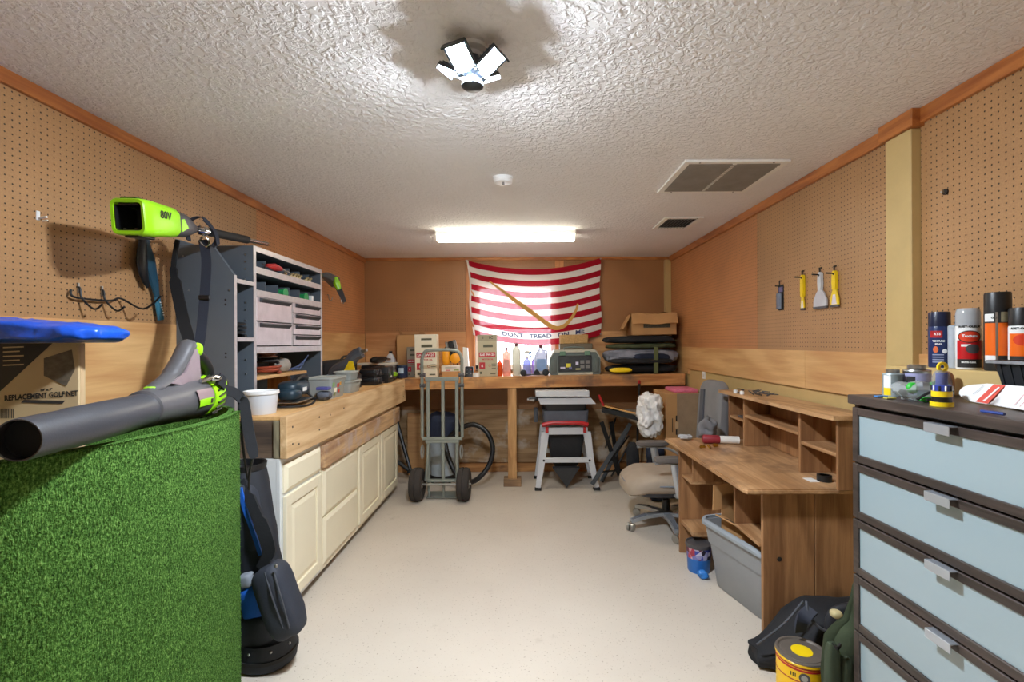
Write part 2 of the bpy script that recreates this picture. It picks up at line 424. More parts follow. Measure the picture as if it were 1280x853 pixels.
# long tube light
fl = thing('tube_light', 'long white wraparound tube light across the far ceiling', 'ceiling light', (-.155, 4.215, HC))
m = MB(); m.prism([(-.055, 0), (-.055, -.03), (-.03, -.02), (.03, -.02), (.055, -.03), (.055, 0)], -.61, .61, 'x'); part('housing', m, M['white_paint'], fl)
m = MB(); m.prism([(-.056, -.028), (-.06, -.05), (-.045, -.078), (.045, -.078), (.06, -.05), (.056, -.028)], -.6, .6, 'x')
part('diffuser', m, glow('tube_diffuser', (255, 248, 226), 11), fl)
for x in (-.61, .6): part('end_cap', MB().prism([(-.062, 0), (-.062, -.05), (-.047, -.082), (.047, -.082), (.062, -.05), (.062, 0)], x, x + .012, 'x'), M['white_paint'], fl)
# smoke detector
p = at(629, 225, 2.83); sd = thing('smoke_detector', 'small round white smoke detector on the ceiling before the tube light', 'smoke detector', (p.x, p.y, HC))
part('base', MB().lathe((0, 0, 0), [(.062, 0), (.062, -.008)], 28), M['white'], sd)
part('cover', MB().lathe((0, 0, 0), [(.058, -.008), (.058, -.02), (.05, -.03), (.02, -.033), (.004, -.033)], 28), M['white'], sd)
part('button', MB().bc((0, 0, -.0335), (.014, .05, .004), .001), mat('vent_grey', (120, 118, 116), .6), sd)
# vents
VG = mat('vent_slat', (142, 136, 130), .5, .2)
def vent(label, x0, x1, y0, y1, bars, n, along):
    t = thing('ceiling_vent', label, 'vent', ((x0 + x1) / 2, (y0 + y1) / 2, HC)); w, d = (x1 - x0) / 2, (y1 - y0) / 2; b = .035
    m = MB(); m.box((-w, -d, -.012), (-w + b, d, 0), .002); m.box((w - b, -d, -.012), (w, d, 0), .002); m.box((-w + b, -d, -.012), (w - b, -d + b, 0), .002); m.box((-w + b, d - b, -.012), (w - b, d, 0), .002)
    for q in bars: m.box((q - .01, -d + b, -.012), (q + .01, d - b, -.001), .001)
    part('frame', m, M['white_paint'], t)
    part('backing', MB().box((-w + b, -d + b, -.003), (w - b, d - b, -.001)), mat('vent_dark', (52, 48, 46), .8), t)
    for i in range(n):
        m = MB()
        if along == 'x':
            y = -d + b + (i + .5) * (2 * d - 2 * b) / n; m.M = Matrix.Translation((0, y, -.008)) @ Matrix.Rotation(math.radians(-38), 4, 'X'); m.box((-w + b, -.009, -.0006), (w - b, .009, .0006))
        else:
            x = -w + b + (i + .5) * (2 * w - 2 * b) / n; m.M = Matrix.Translation((x, 0, -.008)) @ Matrix.Rotation(math.radians(-40), 4, 'Y'); m.box((-.011, -d + b, -.0006), (.011, d - b, .0006))
        part('slat', m, VG, t)
    for sx in (-1, 1):
        for sy in (-1, 1): part('screw', MB().cyl((sx * w * .7, sy * (d - b / 2), -.013), (sx * w * .7, sy * (d - b / 2), -.011), .005, n=8), M['screw'], t)
    return t
vent('large white return air grille with two louvred panels on the ceiling', .865, 1.432, 2.56, 3.10, (0,), 26, 'x')
vent('small white slotted air vent on the ceiling beyond the large grille', 1.10, 1.405, 3.73, 4.10, (), 9, 'y')

# ================================================================ FLAG
FL = thing('flag', 'red and white striped flag with a snake hung over the far window', 'flag', (.09, YB - .05, 1.5))
FY = YB - .052
def flag(u, v):
    tl, tr, bl, br = at(583, 325, FY), at(749.5, 323, FY), at(591, 419, FY), at(751.5, 419, FY)
    p = tl.lerp(tr, u).lerp(bl.lerp(br, u), v)
    p.z -= .115 * 4 * u * (1 - u) * (1 + .0 * v)
    p.x += .012 * math.sin(v * 7) * (1 - u) + .01 * math.sin(v * 9 + 1) * u
    p.y += .018 * math.sin(u * 11 + v * 2.2) * (.3 + .7 * abs(2 * u - 1)) + .02 * math.sin(u * 34 - v * 13) * max(0, 1 - 2.6 * u)
    return p
def cloth_tl(name, c):
    t = NT(name); d = t.n('ShaderNodeBsdfDiffuse'); d.inputs[0].default_value = lin(c); r = t.n('ShaderNodeBsdfTranslucent'); r.inputs[0].default_value = lin(c)
    n = t.noise(t.coords(), 300, 2); mx = t.n('ShaderNodeMixShader'); mx.inputs[0].default_value = .16
    u = t.n('ShaderNodeBump'); u.inputs['Strength'].default_value = .15; u.inputs['Distance'].default_value = .002; t.l(n, u.inputs['Height']); t.l(u.outputs[0], d.inputs['Normal'])
    t.l(d.outputs[0], mx.inputs[1]); t.l(r.outputs[0], mx.inputs[2]); tp = t.n('ShaderNodeBsdfTransparent'); m3 = t.n('ShaderNodeMixShader'); m3.inputs[0].default_value = .05
    t.l(mx.outputs[0], m3.inputs[1]); t.l(tp.outputs[0], m3.inputs[2]); t.l(m3.outputs[0], t.out.inputs[0]); return t.m
m = MB(); m.sheet(flag, 72, 65, 0, lambda u, v: 1 if u < .02 else (int(v * 13) % 2))
part('cloth', m, [cloth_tl('flag_red', (166, 28, 46)), cloth_tl('flag_white', (228, 223, 218))], FL, w=True, ang=60)
m = MB(); m.text('DONT   TREAD   ON   ME', .066, lambda x, y: flag(.55 + x / 1.55, .885 - y / .9) + Vector((0, -.005, 0)), bold=.0018, xs=1.3)
part('lettering', m, mat('flag_blue', (44, 52, 92), .8), FL, w=True, smooth=False)
sn = [(.155, .215), (.2, .26), (.26, .32), (.33, .40), (.42, .50), (.5, .60), (.57, .70), (.62, .765), (.665, .79), (.72, .765), (.77, .69), (.81, .60), (.83, .52)]
pts = [flag(a.x, a.y) + Vector((0, -.004, 0)) for a in spl([(u, v, 0) for u, v in sn], 5)]
k = len(pts); m = MB(); m.tube(pts, [.006 + .019 * min(1, i / 18) * (1 if i < k * .6 else 1 - .75 * (i - k * .6) / (k * .4)) for i in range(k)], 8, flat=.12, up=(0, -1, 0))
part('snake_emblem', m, cloth_tl('snake_gold', (206, 160, 92)), FL, w=True)
for c in ((0, 0), (1, 0), (0, 1), (1, 1)):
    q = flag(*c); part('grommet', MB().lathe(q + Vector((.0, -.002, -.01 if c[1] == 0 else .01)), [(.004, -.003), (.009, -.003), (.009, .003), (.004, .003)], 12, 'y'), M['steel'], FL, w=True)
# ================================================================ LEFT WORKBENCH AND CABINETS
BZ = 1.092      # left bench top
wbn = thing('workbench', 'long pine workbench top with deep front board over the cream cabinets', 'workbench', (-1.54, 3.7, .872))
part('worktop', MB().box((XL + .013, 2.49, BZ - .022), (-1.262, 5.47, BZ), .002), M['ply'], wbn, w=True)
part('front_board', MB().box((-1.26, 2.47, .874), (-1.222, 4.945, BZ), .003), M['pine_y'], wbn, w=True)
part('end_board', MB().box((-1.80, 2.49, .874), (-1.30, 2.525, BZ - .023), .003), wood('weathered_board', (112, 92, 74), (66, 54, 46), 'x', .8, .8, ring=5), wbn, w=True, label='dark weathered end board')
part('corner_block', MB().box((-1.299, 2.478, .874), (-1.262, 2.56, BZ - .023), .003), wood('grey_block', (150, 140, 112), (112, 104, 84), 'z', 1, .8), wbn, w=True)
for y, z in ((2.53, 1.03), (2.53, .94), (2.60, .925), (2.86, 1.03), (2.86, .955), (3.02, 1.02), (3.25, 1.03), (4.85, 1.03), (4.85, .93)):
    part('screw', MB().cyl((-1.2225, y, z), (-1.2205, y, z), .006, n=10), M['screw'], wbn, w=True)
CF = -1.262
def raised(m, y0, y1, z0, z1, x):            # door leaf with bevelled raised panel, facing +x
    m.box((x, y0, z0), (x + .018, y1, z1), .004)
def frame_panel(parent, name, y0, y1, z0, z1, panel=True):
    m = MB(); x = CF + .001; t = .019
    if panel:
        b = .06
        m.box((x, y0, z0), (x + t, y0 + b, z1), .003); m.box((x, y1 - b, z0), (x + t, y1, z1), .003)
        m.box((x, y0 + b, z0), (x + t, y1 - b, z0 + b), .003); m.box((x, y0 + b, z1 - b), (x + t, y1 - b, z1), .003)
        p = part(name, m, M['cream'], parent, w=True)
        q = MB(); a0, a1, c0, c1 = y0 + b, y1 - b, z0 + b, z1 - b; g = .035
        q.rings([[(x, a0, c0), (x, a1, c0), (x, a1, c1), (x, a0, c1)], [(x + .006, a0, c0), (x + .006, a1, c0), (x + .006, a1, c1), (x + .006, a0, c1)],
                 [(x + .017, a0 + g, c0 + g), (x + .017, a1 - g, c0 + g), (x + .017, a1 - g, c1 - g), (x + .017, a0 + g, c1 - g)]])
        part('raised_panel', q, M['cream'], p, w=True, ang=10)
    else:
        g = .022
        m.rings([[(x, y0, z0), (x, y1, z0), (x, y1, z1), (x, y0, z1)], [(x + .008, y0, z0), (x + .008, y1, z0), (x + .008, y1, z1), (x + .008, y0, z1)],
                 [(x + .02, y0 + g, z0 + g), (x + .02, y1 - g, z0 + g), (x + .02, y1 - g, z1 - g), (x + .02, y0 + g, z1 - g)]])
        p = part(name, m, M['cream'], parent, w=True, ang=10)
    return p
def cabinet(label, y0, y1, white=False):
    t = thing('base_cabinet', label, 'cabinet', ((XL + CF) / 2, (y0 + y1) / 2, 0))
    m = MB(); m.box((XL + .02, y0 + .002, .06), (CF - .02, y1 - .002, .872)); part('carcass', m, M['cab_white'], t, w=True)
    m = MB(); m.box((CF - .02, y0 + .001, .058), (CF, y1 - .001, .872), .002); part('face_frame', m, M['cab_white'] if white else M['cream'], t, w=True)
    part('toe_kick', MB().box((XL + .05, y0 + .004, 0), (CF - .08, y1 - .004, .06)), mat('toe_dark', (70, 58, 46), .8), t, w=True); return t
c1 = cabinet('cream base cabinet nearest the golf bag with one drawer over one door', 2.475, 2.958, True)
frame_panel(c1, 'drawer', 2.50, 2.94, .689, .838, False); frame_panel(c1, 'door', 2.50, 2.94, .095, .672)
c2 = cabinet('cream base cabinet with two plain deep drawer fronts between the door cabinets', 2.96, 3.59)
frame_panel(c2, 'drawer', 2.975, 3.575, .395, .685, False); frame_panel(c2, 'drawer', 2.975, 3.575, .095, .38, False)
c3 = cabinet('cream base cabinet with two raised panel doors at the far end', 3.592, 4.73)
frame_panel(c3, 'door', 3.615, 4.155, .095, .685); frame_panel(c3, 'door', 4.185, 4.715, .095, .685)
solo('filler_board', MB().box((CF + .001, 2.955, .70), (CF + .034, 4.725, .84), .004), wood('rough_board', (212, 176, 130), (160, 122, 92), 'y', .8, .7, stain=((190, 170, 160), 7.0)), 'rough unpainted board nailed across the tops of the cream drawer and door fronts', 'board')

# ================================================================ GREY STEEL SHELVING UNIT
SG = mat('shelf_grey', (96, 104, 112), .45, .15, var=.06, vs=4)
SE = mat('shelf_edge', (196, 190, 190), .4, .5, var=.08, vs=30)
SX, SB = -1.515, XL + .016
su = thing('shelving_unit', 'grey steel shelving unit with small bins and drawers standing on the left workbench', 'shelving unit', (-1.67, 3.05, BZ))
zt = 2.02
def yz_panel(y, t, poly): m = MB(); m.prism(poly, y, y + t, 'y'); return m
part('end_panel', yz_panel(2.51, .02, [(SB, BZ), (SX, BZ), (SX, 1.83), (-1.63, 1.99), (SB, 1.99)]), SG, su, w=True)
part('divider', yz_panel(2.69, .018, [(SB, BZ), (SX, BZ), (SX, zt), (SB, zt)]), SG, su, w=True)
part('end_panel', yz_panel(3.575, .018, [(SB, BZ), (SX, BZ), (SX, zt), (SB, zt)]), SG, su, w=True)
part('back_panel', MB().box((XL + .0125, 2.51, BZ), (SB - .001, 3.593, zt)), SG, su, w=True)
part('edge_strip', MB().box((SX, 2.688, BZ), (SX + .004, 2.712, zt)), SE, su, w=True); part('edge_strip', MB().box((SX, 3.573, BZ), (SX + .004, 3.595, zt)), SE, su, w=True)
part('edge_strip', MB().box((SX, 2.51, BZ), (SX + .003, 2.53, 1.83)), SE, su, w=True)
for z in (1.80, 1.49): 
    p = part('shelf', MB().box((SB, 2.531, z), (SX, 2.689, z + .012)), SG, su, w=True)
    part('shelf_lip', MB().box((SX, 2.531, z - .008), (SX + .004, 2.687, z + .014)), SE, p, w=True)
def lipshelf(z, h, t=.014):
    p = part('shelf', MB().box((SB, 2.709, z), (SX, 3.574, z + t)), SG, su, w=True)
    part('shelf_lip', MB().box((SX, 2.709, z - .004), (SX + .006, 3.574, z + h), .001), SE, p, w=True); return p
lipshelf(zt - .026, .026); lipshelf(1.872, .034); lipshelf(1.742, .034); lipshelf(1.418, .034)
for z0, z1 in ((1.887, 1.96), (1.757, 1.835)):
    for i in range(1, 6):
        y = 2.709 + i * .865 / 6; part('bin_divider', MB().box((SB, y - .002, z0), (SX - .02, y + .002, z1)), SG, su, w=True)
DR = mat('zinc_drawer', (206, 196, 198), .38, .55, var=.1, vs=14)
part('drawer_divider', MB().box((SB, 3.13, 1.432), (SX, 3.142, 1.741)), SE, su, w=True)
def sdrawer(y0, y1, z0, z1):
    p = part('drawer', MB().box((SX - .27, y0, z0), (SX + .004, y1, z1), .002), DR, su, w=True)
    m = MB(); m.prism([(SX + .004, z1 - .03), (SX + .022, z1 - .012), (SX + .02, z1 - .006), (SX + .004, z1 - .004)], y0 + .03, y1 - .03, 'y'); part('pull', m, mat('drawer_pull', (70, 70, 74), .5, .3), p, w=True)
for i in range(2): sdrawer(2.716, 3.122, 1.458 + i * .143, 1.594 + i * .143)
for i in range(4): sdrawer(3.148, 3.568, 1.458 + i * .0715, 1.524 + i * .0715)
for z, y in ((1.97, 2.62), (1.93, 2.62), (1.89, 2.62), (1.83, 2.63), (1.7, 2.6), (1.66, 2.6), (1.6, 2.6), (1.38, 2.6), (1.3, 2.6)):
    part('rivet', MB().lathe((-1.56, 2.69, z), [(.006, 0), (.005, -.003), (.001, -.004)], 8, 'y'), M['steel'], su, w=True)
for z in (1.70, 1.675, 1.42, 1.40): part('slot', MB().lathe((-1.56, 2.5105, z), [(.006, 0), (.006, -.001)], 8, 'y'), M['screw'], su, w=True)
for x, z in ((-1.75, 1.75), (-1.54, 1.75), (-1.72, 1.45), (-1.6, 1.3), (-1.78, 1.93)): part('rivet', MB().lathe((x, 2.51, z), [(.005, 0), (.004, -.003), (.001, -.004)], 8, 'y'), M['steel'], su, w=True)
solo('shelf_board', MB().box((SB + .01, 2.714, 1.262), (SX - .001, 3.35, 1.281), .002), M['ply'], 'loose plywood board lying as a shelf low inside the grey steel shelving unit', 'board')
for yy in (2.78, 3.25): solo('support_block', MB().box((-1.74, yy, BZ), (-1.60, yy + .04, 1.2615), .002), M['pine_z'], 'wooden block under the loose plywood shelf inside the grey shelving unit', 'block', group='blocks under the loose plywood shelf')
# things in the shelving unit
def coil(name, label, c, r, tr, turns, mt, cat, h=.012):
    m = MB(); pts = [(c[0] + (r + .004 * math.sin(i * .9)) * math.cos(i * .35), c[1] + (r + .004 * math.sin(i * .9)) * math.sin(i * .35), c[2] + tr + h * i * .35 / 6.28) for i in range(int(turns * 18))]
    m.tube(pts, tr, 6); return solo(name, m, mt, label, cat)
CORD_R = mat('cord_rust', (150, 66, 42), .5); CORD_K = mat('cord_black', (26, 26, 28), .5)
coil('cord_coil', 'rust red cord coiled on the loose plywood shelf in the grey unit', (-1.585, 2.965, 1.2815), .068, .009, 2.2, CORD_R, 'cord', .018)
coil('cord_coil', 'black cord coiled on top of the rust red cord in the grey unit', (-1.585, 2.965, 1.341), .058, .008, 1.6, CORD_K, 'cord', .016)
m = MB(); m.lathe((-1.585, 2.965, 1.386), [(.02, 0), (.056, 0), (.056, .005), (.045, .006), (.045, .018), (.056, .019), (.056, .026), (.02, .026)], 20)
solo('cord_reel', m, [mat('reel_brown', (120, 74, 50), .5)], 'brown cord reel on top of the coiled cords in the grey unit', 'reel')
m = MB(); m.sel((-1.59, 3.125, 1.331), (.06, .072, .05), .8, .8, 26, 16, amp=.012, fr=14, seed=3, rid=1, zmin=1.282); solo('rag', m, mat('rag_grey', (168, 158, 146), .9, bump=.4), 'crumpled pale grey rag on the loose shelf beside the cord coils', 'rag', ang=80)
m = MB()
for i in range(5): m.cyl((-1.60 + i * .012, 3.21 + i * .025, 1.288 + .004 * (i % 2)), (-1.54 + i * .006, 3.29 + i * .02, 1.30 + i * .022), .006, .004, 8)
solo('screwdriver_pile', m, [mat('tool_blue', (70, 84, 120), .4)], 'heap of thin blue grey hand tools at the far end of the loose shelf', 'tools', kind='stuff')
coil('cable_coil', 'black cable coil on the upper side shelf of the grey unit', (-1.575, 2.61, 1.502), .05, .008, 3.5, CORD_K, 'cable', .022)
m = MB(); t = thing('drill_bit_holder', 'red plastic tool lying in the upper bins of the grey unit', 'tool', (-1.53, 2.9, 1.907))
part('body', MB().tube([(-1.512, 2.82, 1.93), (-1.505, 2.9, 1.932), (-1.50, 2.97, 1.93)], [.008, .022, .012], 10), M['red'], t, w=True)
part('shaft', MB().cyl((-1.50, 2.97, 1.93), (-1.485, 3.04, 1.918), .006, n=8), M['steel'], t, w=True)
part('rod', MB().cyl((-1.512, 2.82, 1.93), (-1.49, 2.735, 1.925), .0035, n=8), M['screw'], t, w=True)
for i in range(7):
    y = 3.06 + i * .05 + (.026 if i == 1 else .016 if i == 2 else .0 - .012 if i == 4 else .04 if i > 4 else 0); z = 1.893
    m = MB(); m.tube([(-1.522, y, z + .024), (-1.516, y + .015, z + .034), (-1.512, y + .022, z + .036)], [.009, .007, .009], 8); m.lathe((-1.522, y, z + .0145), [(.014, 0), (.014, .008)], 8)
    solo('hardware_fitting', m, mat('brass_fit', (186, 170, 130), .35, .8), 'small pale metal fitting lying in the upper bins of the grey unit', 'fitting', group='metal fittings in the upper bins')
for y, dark in ((3.07, 'first green spool from the camera in the lower bins of the grey unit'), (3.36, 'farther green spool in the lower bins of the grey unit')):
    m = MB(); m.lathe((-1.566, y, 1.7905), [(.012, -.045), (.033, -.045), (.033, -.038), (.026, -.036), (.026, .036), (.033, .038), (.033, .045), (.012, .045)], 18, 'x')
    solo('wire_spool', m, mat('spool_green', (40, 150, 84), .4), dark, 'spool')
m = MB(); m.stack((-1.55, 3.47, 1.7575), [(0, .05, .03, .006), (.055, .05, .03, .006)], 3); solo('seed_packet', m, M['white'], 'small white carton beside the farther green spool in the lower bins', 'carton')

# ================================================================ LEFT BENCH TOP
# white tub
p = at(319, 516, 2.62); X, Y = -1.424, 2.60
t = thing('plastic_tub', 'white round plastic tub with rim at the near end of the left workbench', 'tub', (X, Y, BZ))
TUB = clear('milky_plastic', (228, 232, 238), .35, .8)
part('body', MB().lathe((0, 0, 0), [(.07, 0), (.073, .004), (.083, .112), (.08, .112), (.07, .006), (.01, .006)], 32), TUB, t)
part('rim', MB().lathe((0, 0, 0), [(.083, .104), (.087, .106), (.089, .112), (.087, .124), (.081, .124), (.0795, .113)], 32), M['white'], t)
# teal power tool with cord
TEAL = mat('tool_teal', (24, 46, 58), .4, var=.2)
t = thing('power_planer', 'dark teal corded power tool lying on its cord beside the white tub', 'power tool', (-1.415, 2.95, BZ), .1)
m = MB(); m.sel((0, 0, .105), (.07, .13, .045), .5, .6, 20, 12); part('body', m, TEAL, t)
m = MB(); m.sel((.01, -.09, .075), (.06, .07, .035), .6, .7, 18, 10); part('motor_housing', m, TEAL, t)
m = MB(); m.tube(spl([(0, .1, .12), (.02, .15, .155), (.02, .03, .165), (.01, -.04, .13)], 6), .018, 10); part('grip', m, M['black'], t)
part('base_plate', MB().box((-.075, -.15, .026), (.075, .15, .034), .003), M['steel'], t)
m = MB(); m.bc((.071, -.02, .1), (.004, .06, .022)); part('label_plate', m, M['white'], t)
part('cord', MB().tube(spl([(-.02, .14, .1), (.06, .17, .02), (.1, .05, .008), (.105, -.1, .008), (.05, -.19, .012), (-.04, -.17, .012), (-.06, 0, .012), (.0, .12, .012), (.09, .14, .022)], 6), .0065, 7), CORD_K, t)
m = MB(); m.sel((-1.325, 3.175, 1.124), (.05, .055, .032), .8, .8, 26, 14, amp=.014, fr=14, seed=8, rid=1, zk=.4, zmin=BZ + .001); solo('shop_rag', m, mat('rag_slate', (92, 98, 110), .9, bump=.4), 'crumpled slate rag between the teal tool and the clear bins', 'rag')
m = MB(); m.bc((-1.325, 3.17, 1.158), (.08, .06, .02), .004); m.bm.transform(Matrix.Translation((0, 0, .014))); solo('blue_card_box', m, mat('blue_box', (84, 84, 150), .5), 'small violet blue packet on the slate rag on the left workbench', 'packet')
# clear bins
CLR = clear('clear_bin', (222, 226, 222), .15, .42)
def bin_(label, c, w, d, h, lid=True, sticker=None):
    t = thing('clear_bin', label, 'storage bin', c)
    m = MB(); m.stack((0, 0, 0), [(0, w * .86, d * .86, .02), (h * .95, w, d, .025), (h * .95, w - .008, d - .008, .023), (.006, w * .86 - .008, d * .86 - .008, .018)], 5); part('tub', m, CLR, t)
    if lid: m = MB(); m.stack((0, 0, 0), [(h * .95, w + .012, d + .012, .028), (h * .95 + .012, w + .012, d + .012, .028), (h * .95 + .012, w - .02, d - .02, .02), (h, w - .03, d - .03, .02)], 5); part('lid', m, clear('bin_lid', (214, 218, 212), .3, .6), t)
    m = MB(); R2 = random.Random(int(h * 1e4))
    for i in range(14): m.bc(((R2.random() - .5) * w * .5, (R2.random() - .5) * d * .55, .014 + h * .55 * R2.random()), (.045, .03, .03), .004)
    part('contents', m, mat('bin_contents', (120, 116, 112), .7, var=.35, vs=30), t, label='jumble of small parts'); t.children[-1]['kind'] = 'stuff'
    return t
t = bin_('clear lidded bin with red and green stickers at the front of the left workbench', (-1.385, 3.37, BZ), .18, .26, .14)
for y, z, s, c in ((-.02, .09, .035, (200, 50, 46)), (-.06, .06, .04, (232, 228, 210)), (.0, .05, .03, (206, 60, 52)), (-.1, .1, .035, (120, 160, 90)), (-.07, .035, .03, (110, 120, 60)), (.02, .1, .025, (230, 170, 60))):
    m = MB(); xs = .0865 + .012 * z / .15; m.M = Matrix.Translation((xs - .0075, y, z - .005)) @ Matrix.Rotation(math.radians(5.3), 4, 'Y'); m.bc((0, 0, 0), (.001, s, s * .8)); part('sticker', m, mat('sticker_%d' % c[0], c, .5), t)
bin_('smaller clear lidded bin behind the stickered bin on the left workbench', (-1.375, 3.72, BZ), .15, .24, .085)
bin_('pale clear bin stacked on the smaller clear bin on the left workbench', (-1.38, 3.73, BZ + .0925), .13, .19, .06)
# grey and yellow saw, black cases, drills, bottle, can
GY = mat('tool_grey', (78, 84, 92), .45)
t = thing('cordless_saw', 'grey cordless tool with a yellow side plate standing behind the clear bins', 'power tool', (-1.50, 4.08, BZ + .0), -PI / 2)
m = MB(); m.stack((0, 0, 0), [(0, .13, .2, .02), (.11, .13, .2, .02), (.135, .1, .15, .03)], 5); part('battery_foot', m, M['black'], t)
m = MB(); m.tube(spl([(0, -.15, .11), (0, -.1, .16), (0, 0, .20), (0, .06, .27), (.0, .12, .30)], 5), [.022 + .028 * min(1, i / 9) for i in range(21)], 10); part('body', m, GY, t)
m = MB(); m.tube(spl([(0, -.15, .11), (.01, -.21, .07), (0, -.25, .09)], 5), .015, 8); part('handle', m, GY, t)
m = MB(); m.prism([(-.01, .145), (.085, .145), (.065, .225), (.035, .23)], .052, .064, 'x'); part('side_plate', m, M['yellow'], t)
m = MB(); m.cyl((0, .12, .30), (.02, .17, .32), .02, .014, 12); part('chuck', m, M['steel'], t)
m = MB(); m.cyl((.03, -.2, .08), (.05, -.31, .12), .006, .003, 8); part('blade', m, M['screw'], t)
t = thing('tool_bag', 'long black soft tool case against the plywood at the back of the left workbench', 'tool case', (-1.75, 4.52, BZ + .0))
m = MB(); m.sel((0, 0, .15), (.06, .40, .075), .45, .4, 24, 12); part('case', m, M['blackcloth'], t)
m = MB(); m.tube(spl([(.05, -.1, .2), (.07, -.06, .25), (.07, .06, .25), (.05, .1, .2)], 5), .01, 8); part('handle', m, M['black'], t)
m = MB(); m.box((-.05, -.36, 0), (.05, .36, .078), .004); part('base', m, M['black'], t)
t = thing('heat_gun', 'black tool with a red band lying on the pale board in the bench corner', 'power tool', (-1.53, 5.0, BZ + .169))
m = MB(); m.tube([(-.02, -.14, .03), (.0, -.1, .035), (.02, .1, .035), (.03, .2, .04)], [.02, .034, .032, .018], 12); part('barrel', m, M['black'], t)
m = MB(); m.tube([(.0, -.04, .035), (.005, .0, .035)], .036, 14); part('band', m, M['red'], t)
m = MB(); m.cyl((.03, .2, .04), (.06, .27, .03), .012, .01, 10); part('nozzle', m, M['steel'], t)
solo('timber_offcut', MB().box((-1.74, 5.00, BZ + .145), (-1.36, 5.2, BZ + .168), .003), mat('pale_board', (214, 206, 190), .7), 'pale board laid across the black cases in the bench corner', 'board')
def case(label, c, w, d, h, mt=None, latch=None):
    t = thing('tool_case', label, 'tool case', c)
    m = MB(); m.stack((0, 0, 0), [(0, w * .94, d * .94, .012), (.01, w, d, .016), (h * .55, w, d, .016)], 4); part('base', m, mt or M['black'], t)
    m = MB(); m.stack((0, 0, 0), [(h * .55 + .002, w, d, .016), (h - .012, w, d, .016), (h, w * .92, d * .92, .012)], 4); part('lid', m, mt or M['black'], t)
    for q in (-.25, .25):
        m = MB(); m.bc((w / 2 + .004, d * q, h * .55), (.008, .035, .04), .003); part('latch', m, latch or M['gun'], t)
    m = MB(); m.tube(spl([(w / 2, -.05, h * .3), (w / 2 + .03, -.045, h * .3), (w / 2 + .03, .045, h * .3), (w / 2, .05, h * .3)], 4), .006, 7); part('handle', m, M['black'], t); return t
case('low black tool case at the bench edge behind the pale clear bins', (-1.395, 4.36, BZ), .16, .2, .07)
case('wide black tool case stacked on the low black case at the bench edge', (-1.40, 4.37, BZ + .0705), .15, .18, .07)
case('tall black tool case with a pale label in the corner of the left workbench', (-1.36, 4.60, BZ), .17, .2, .15, latch=mat('latch_green', (64, 84, 52), .5))
m = MB(); m.bc((-1.2745, 4.60, BZ + .055), (.002, .05, .025)); part('label', m, M['white'], bpy.data.objects['tool_case.002'], w=True)
case('black and olive tool case at the back of the bench corner under the pale board', (-1.60, 5.09, BZ), .2, .2, .144, latch=mat('latch_green', (64, 84, 52), .5))
t = thing('work_light', 'bright lime green and black hand tool at the inner corner of the benches', 'tool', (-1.345, 4.86, BZ))
m = MB(); m.sel((0, 0, .028), (.05, .1, .022), .6, .6, 18, 8); part('body', m, M['black'], t)
m = MB(); m.sel((.02, .0, .06), (.035, .075, .022), .6, .5, 18, 8); part('housing', m, M['lime'], t)
m = MB(); m.tube([(0, -.05, .06), (-.01, -.1, .1), (-.02, -.13, .12)], [.014, .016, .012], 8); part('grip', m, M['black'], t)
m = MB(); m.box((-.04, .0, .0), (.04, .04, .006)); part('base', m, M['black'], t)
t = thing('spray_jug', 'translucent white jug behind the black cases in the bench corner', 'jug', (-1.49, 5.36, BZ))
m = MB(); m.stack((0, 0, 0), [(0, .11, .09, .03), (.01, .12, .1, .03), (.17, .12, .1, .03), (.23, .08, .06, .025), (.26, .035, .035, .015)], 5); part('body', m, TUB, t)
part('cap', MB().lathe((0, 0, 0), [(.02, .26), (.02, .285)], 16), M['black'], t)
t = thing('paint_tin', 'dark blue round tin with a pale label in front of the motor oil cartons', 'tin', (-1.285, 5.06, 1.1022))
m = MB(); m.lathe((0, 0, 0), [(.055, 0), (.057, .003), (.057, .125), (.054, .128)], 24); part('body', m, mat('tin_navy', (34, 52, 84), .35), t)
part('lid', MB().lathe((0, 0, .1285), [(.058, 0), (.058, .008), (.05, .008), (.05, .004), (.004, .004)], 24), M['gun'], t)
m = MB(); g = [[(.0578 * math.sin(a), -.0578 * math.cos(a), z) for a in [(-.5 + i * .1) for i in range(11)]] for z in (.05, .105)]
for i in range(10): m.f([m.v(g[0][i]), m.v(g[0][i + 1]), m.v(g[1][i + 1]), m.v(g[1][i])])
part('label', m, mat('tin_label', (190, 210, 226), .5), t)

# ================================================================ WALL-HUNG THINGS, LEFT
t = thing('pegboard_hook', 'small white double hook high on the left pegboard', 'hook', at(46, 268, 1.8) * 1); t.location.x = XL + .006
y0, z0 = 1.802, 1.95; t.location = (XL + .006, y0, z0)
part('plate', MB().bc((.002, 0, .005), (.004, .014, .035), .001), M['white'], t)
part('peg', MB().cyl((0, 0, -.005), (.035, .0, .0), .004, n=8), M['white'], t); part('peg', MB().cyl((0, .02, -.01), (.018, .02, -.008), .003, n=8), M['white'], t)
t = thing('tool_hook', 'black double prong hook on the left pegboard above the blue bag', 'hook', (XL + .006, 1.99, 1.66))
m = MB(); m.tube(spl([(.012, -.07, .03), (.02, -.06, .0), (.02, .1, .0), (.02, .16, .015), (.1, .185, -.03), (.17, .2, .03)], 6), .0045, 8); part('bar', m, M['black'], t)
for y in (-.03, .08): part('prong', MB().tube(spl([(.0, y, .045), (.012, y, .04), (.02, y, .0), (.06, y + .01, -.045), (.09, y + .015, -.025)], 5), .004, 8), M['black'], t)
for y in (-.03, .08): part('clip', MB().tube([(-.004, y, .06), (.006, y, .06), (.006, y, .02)], .004, 8), M['steel'], t)
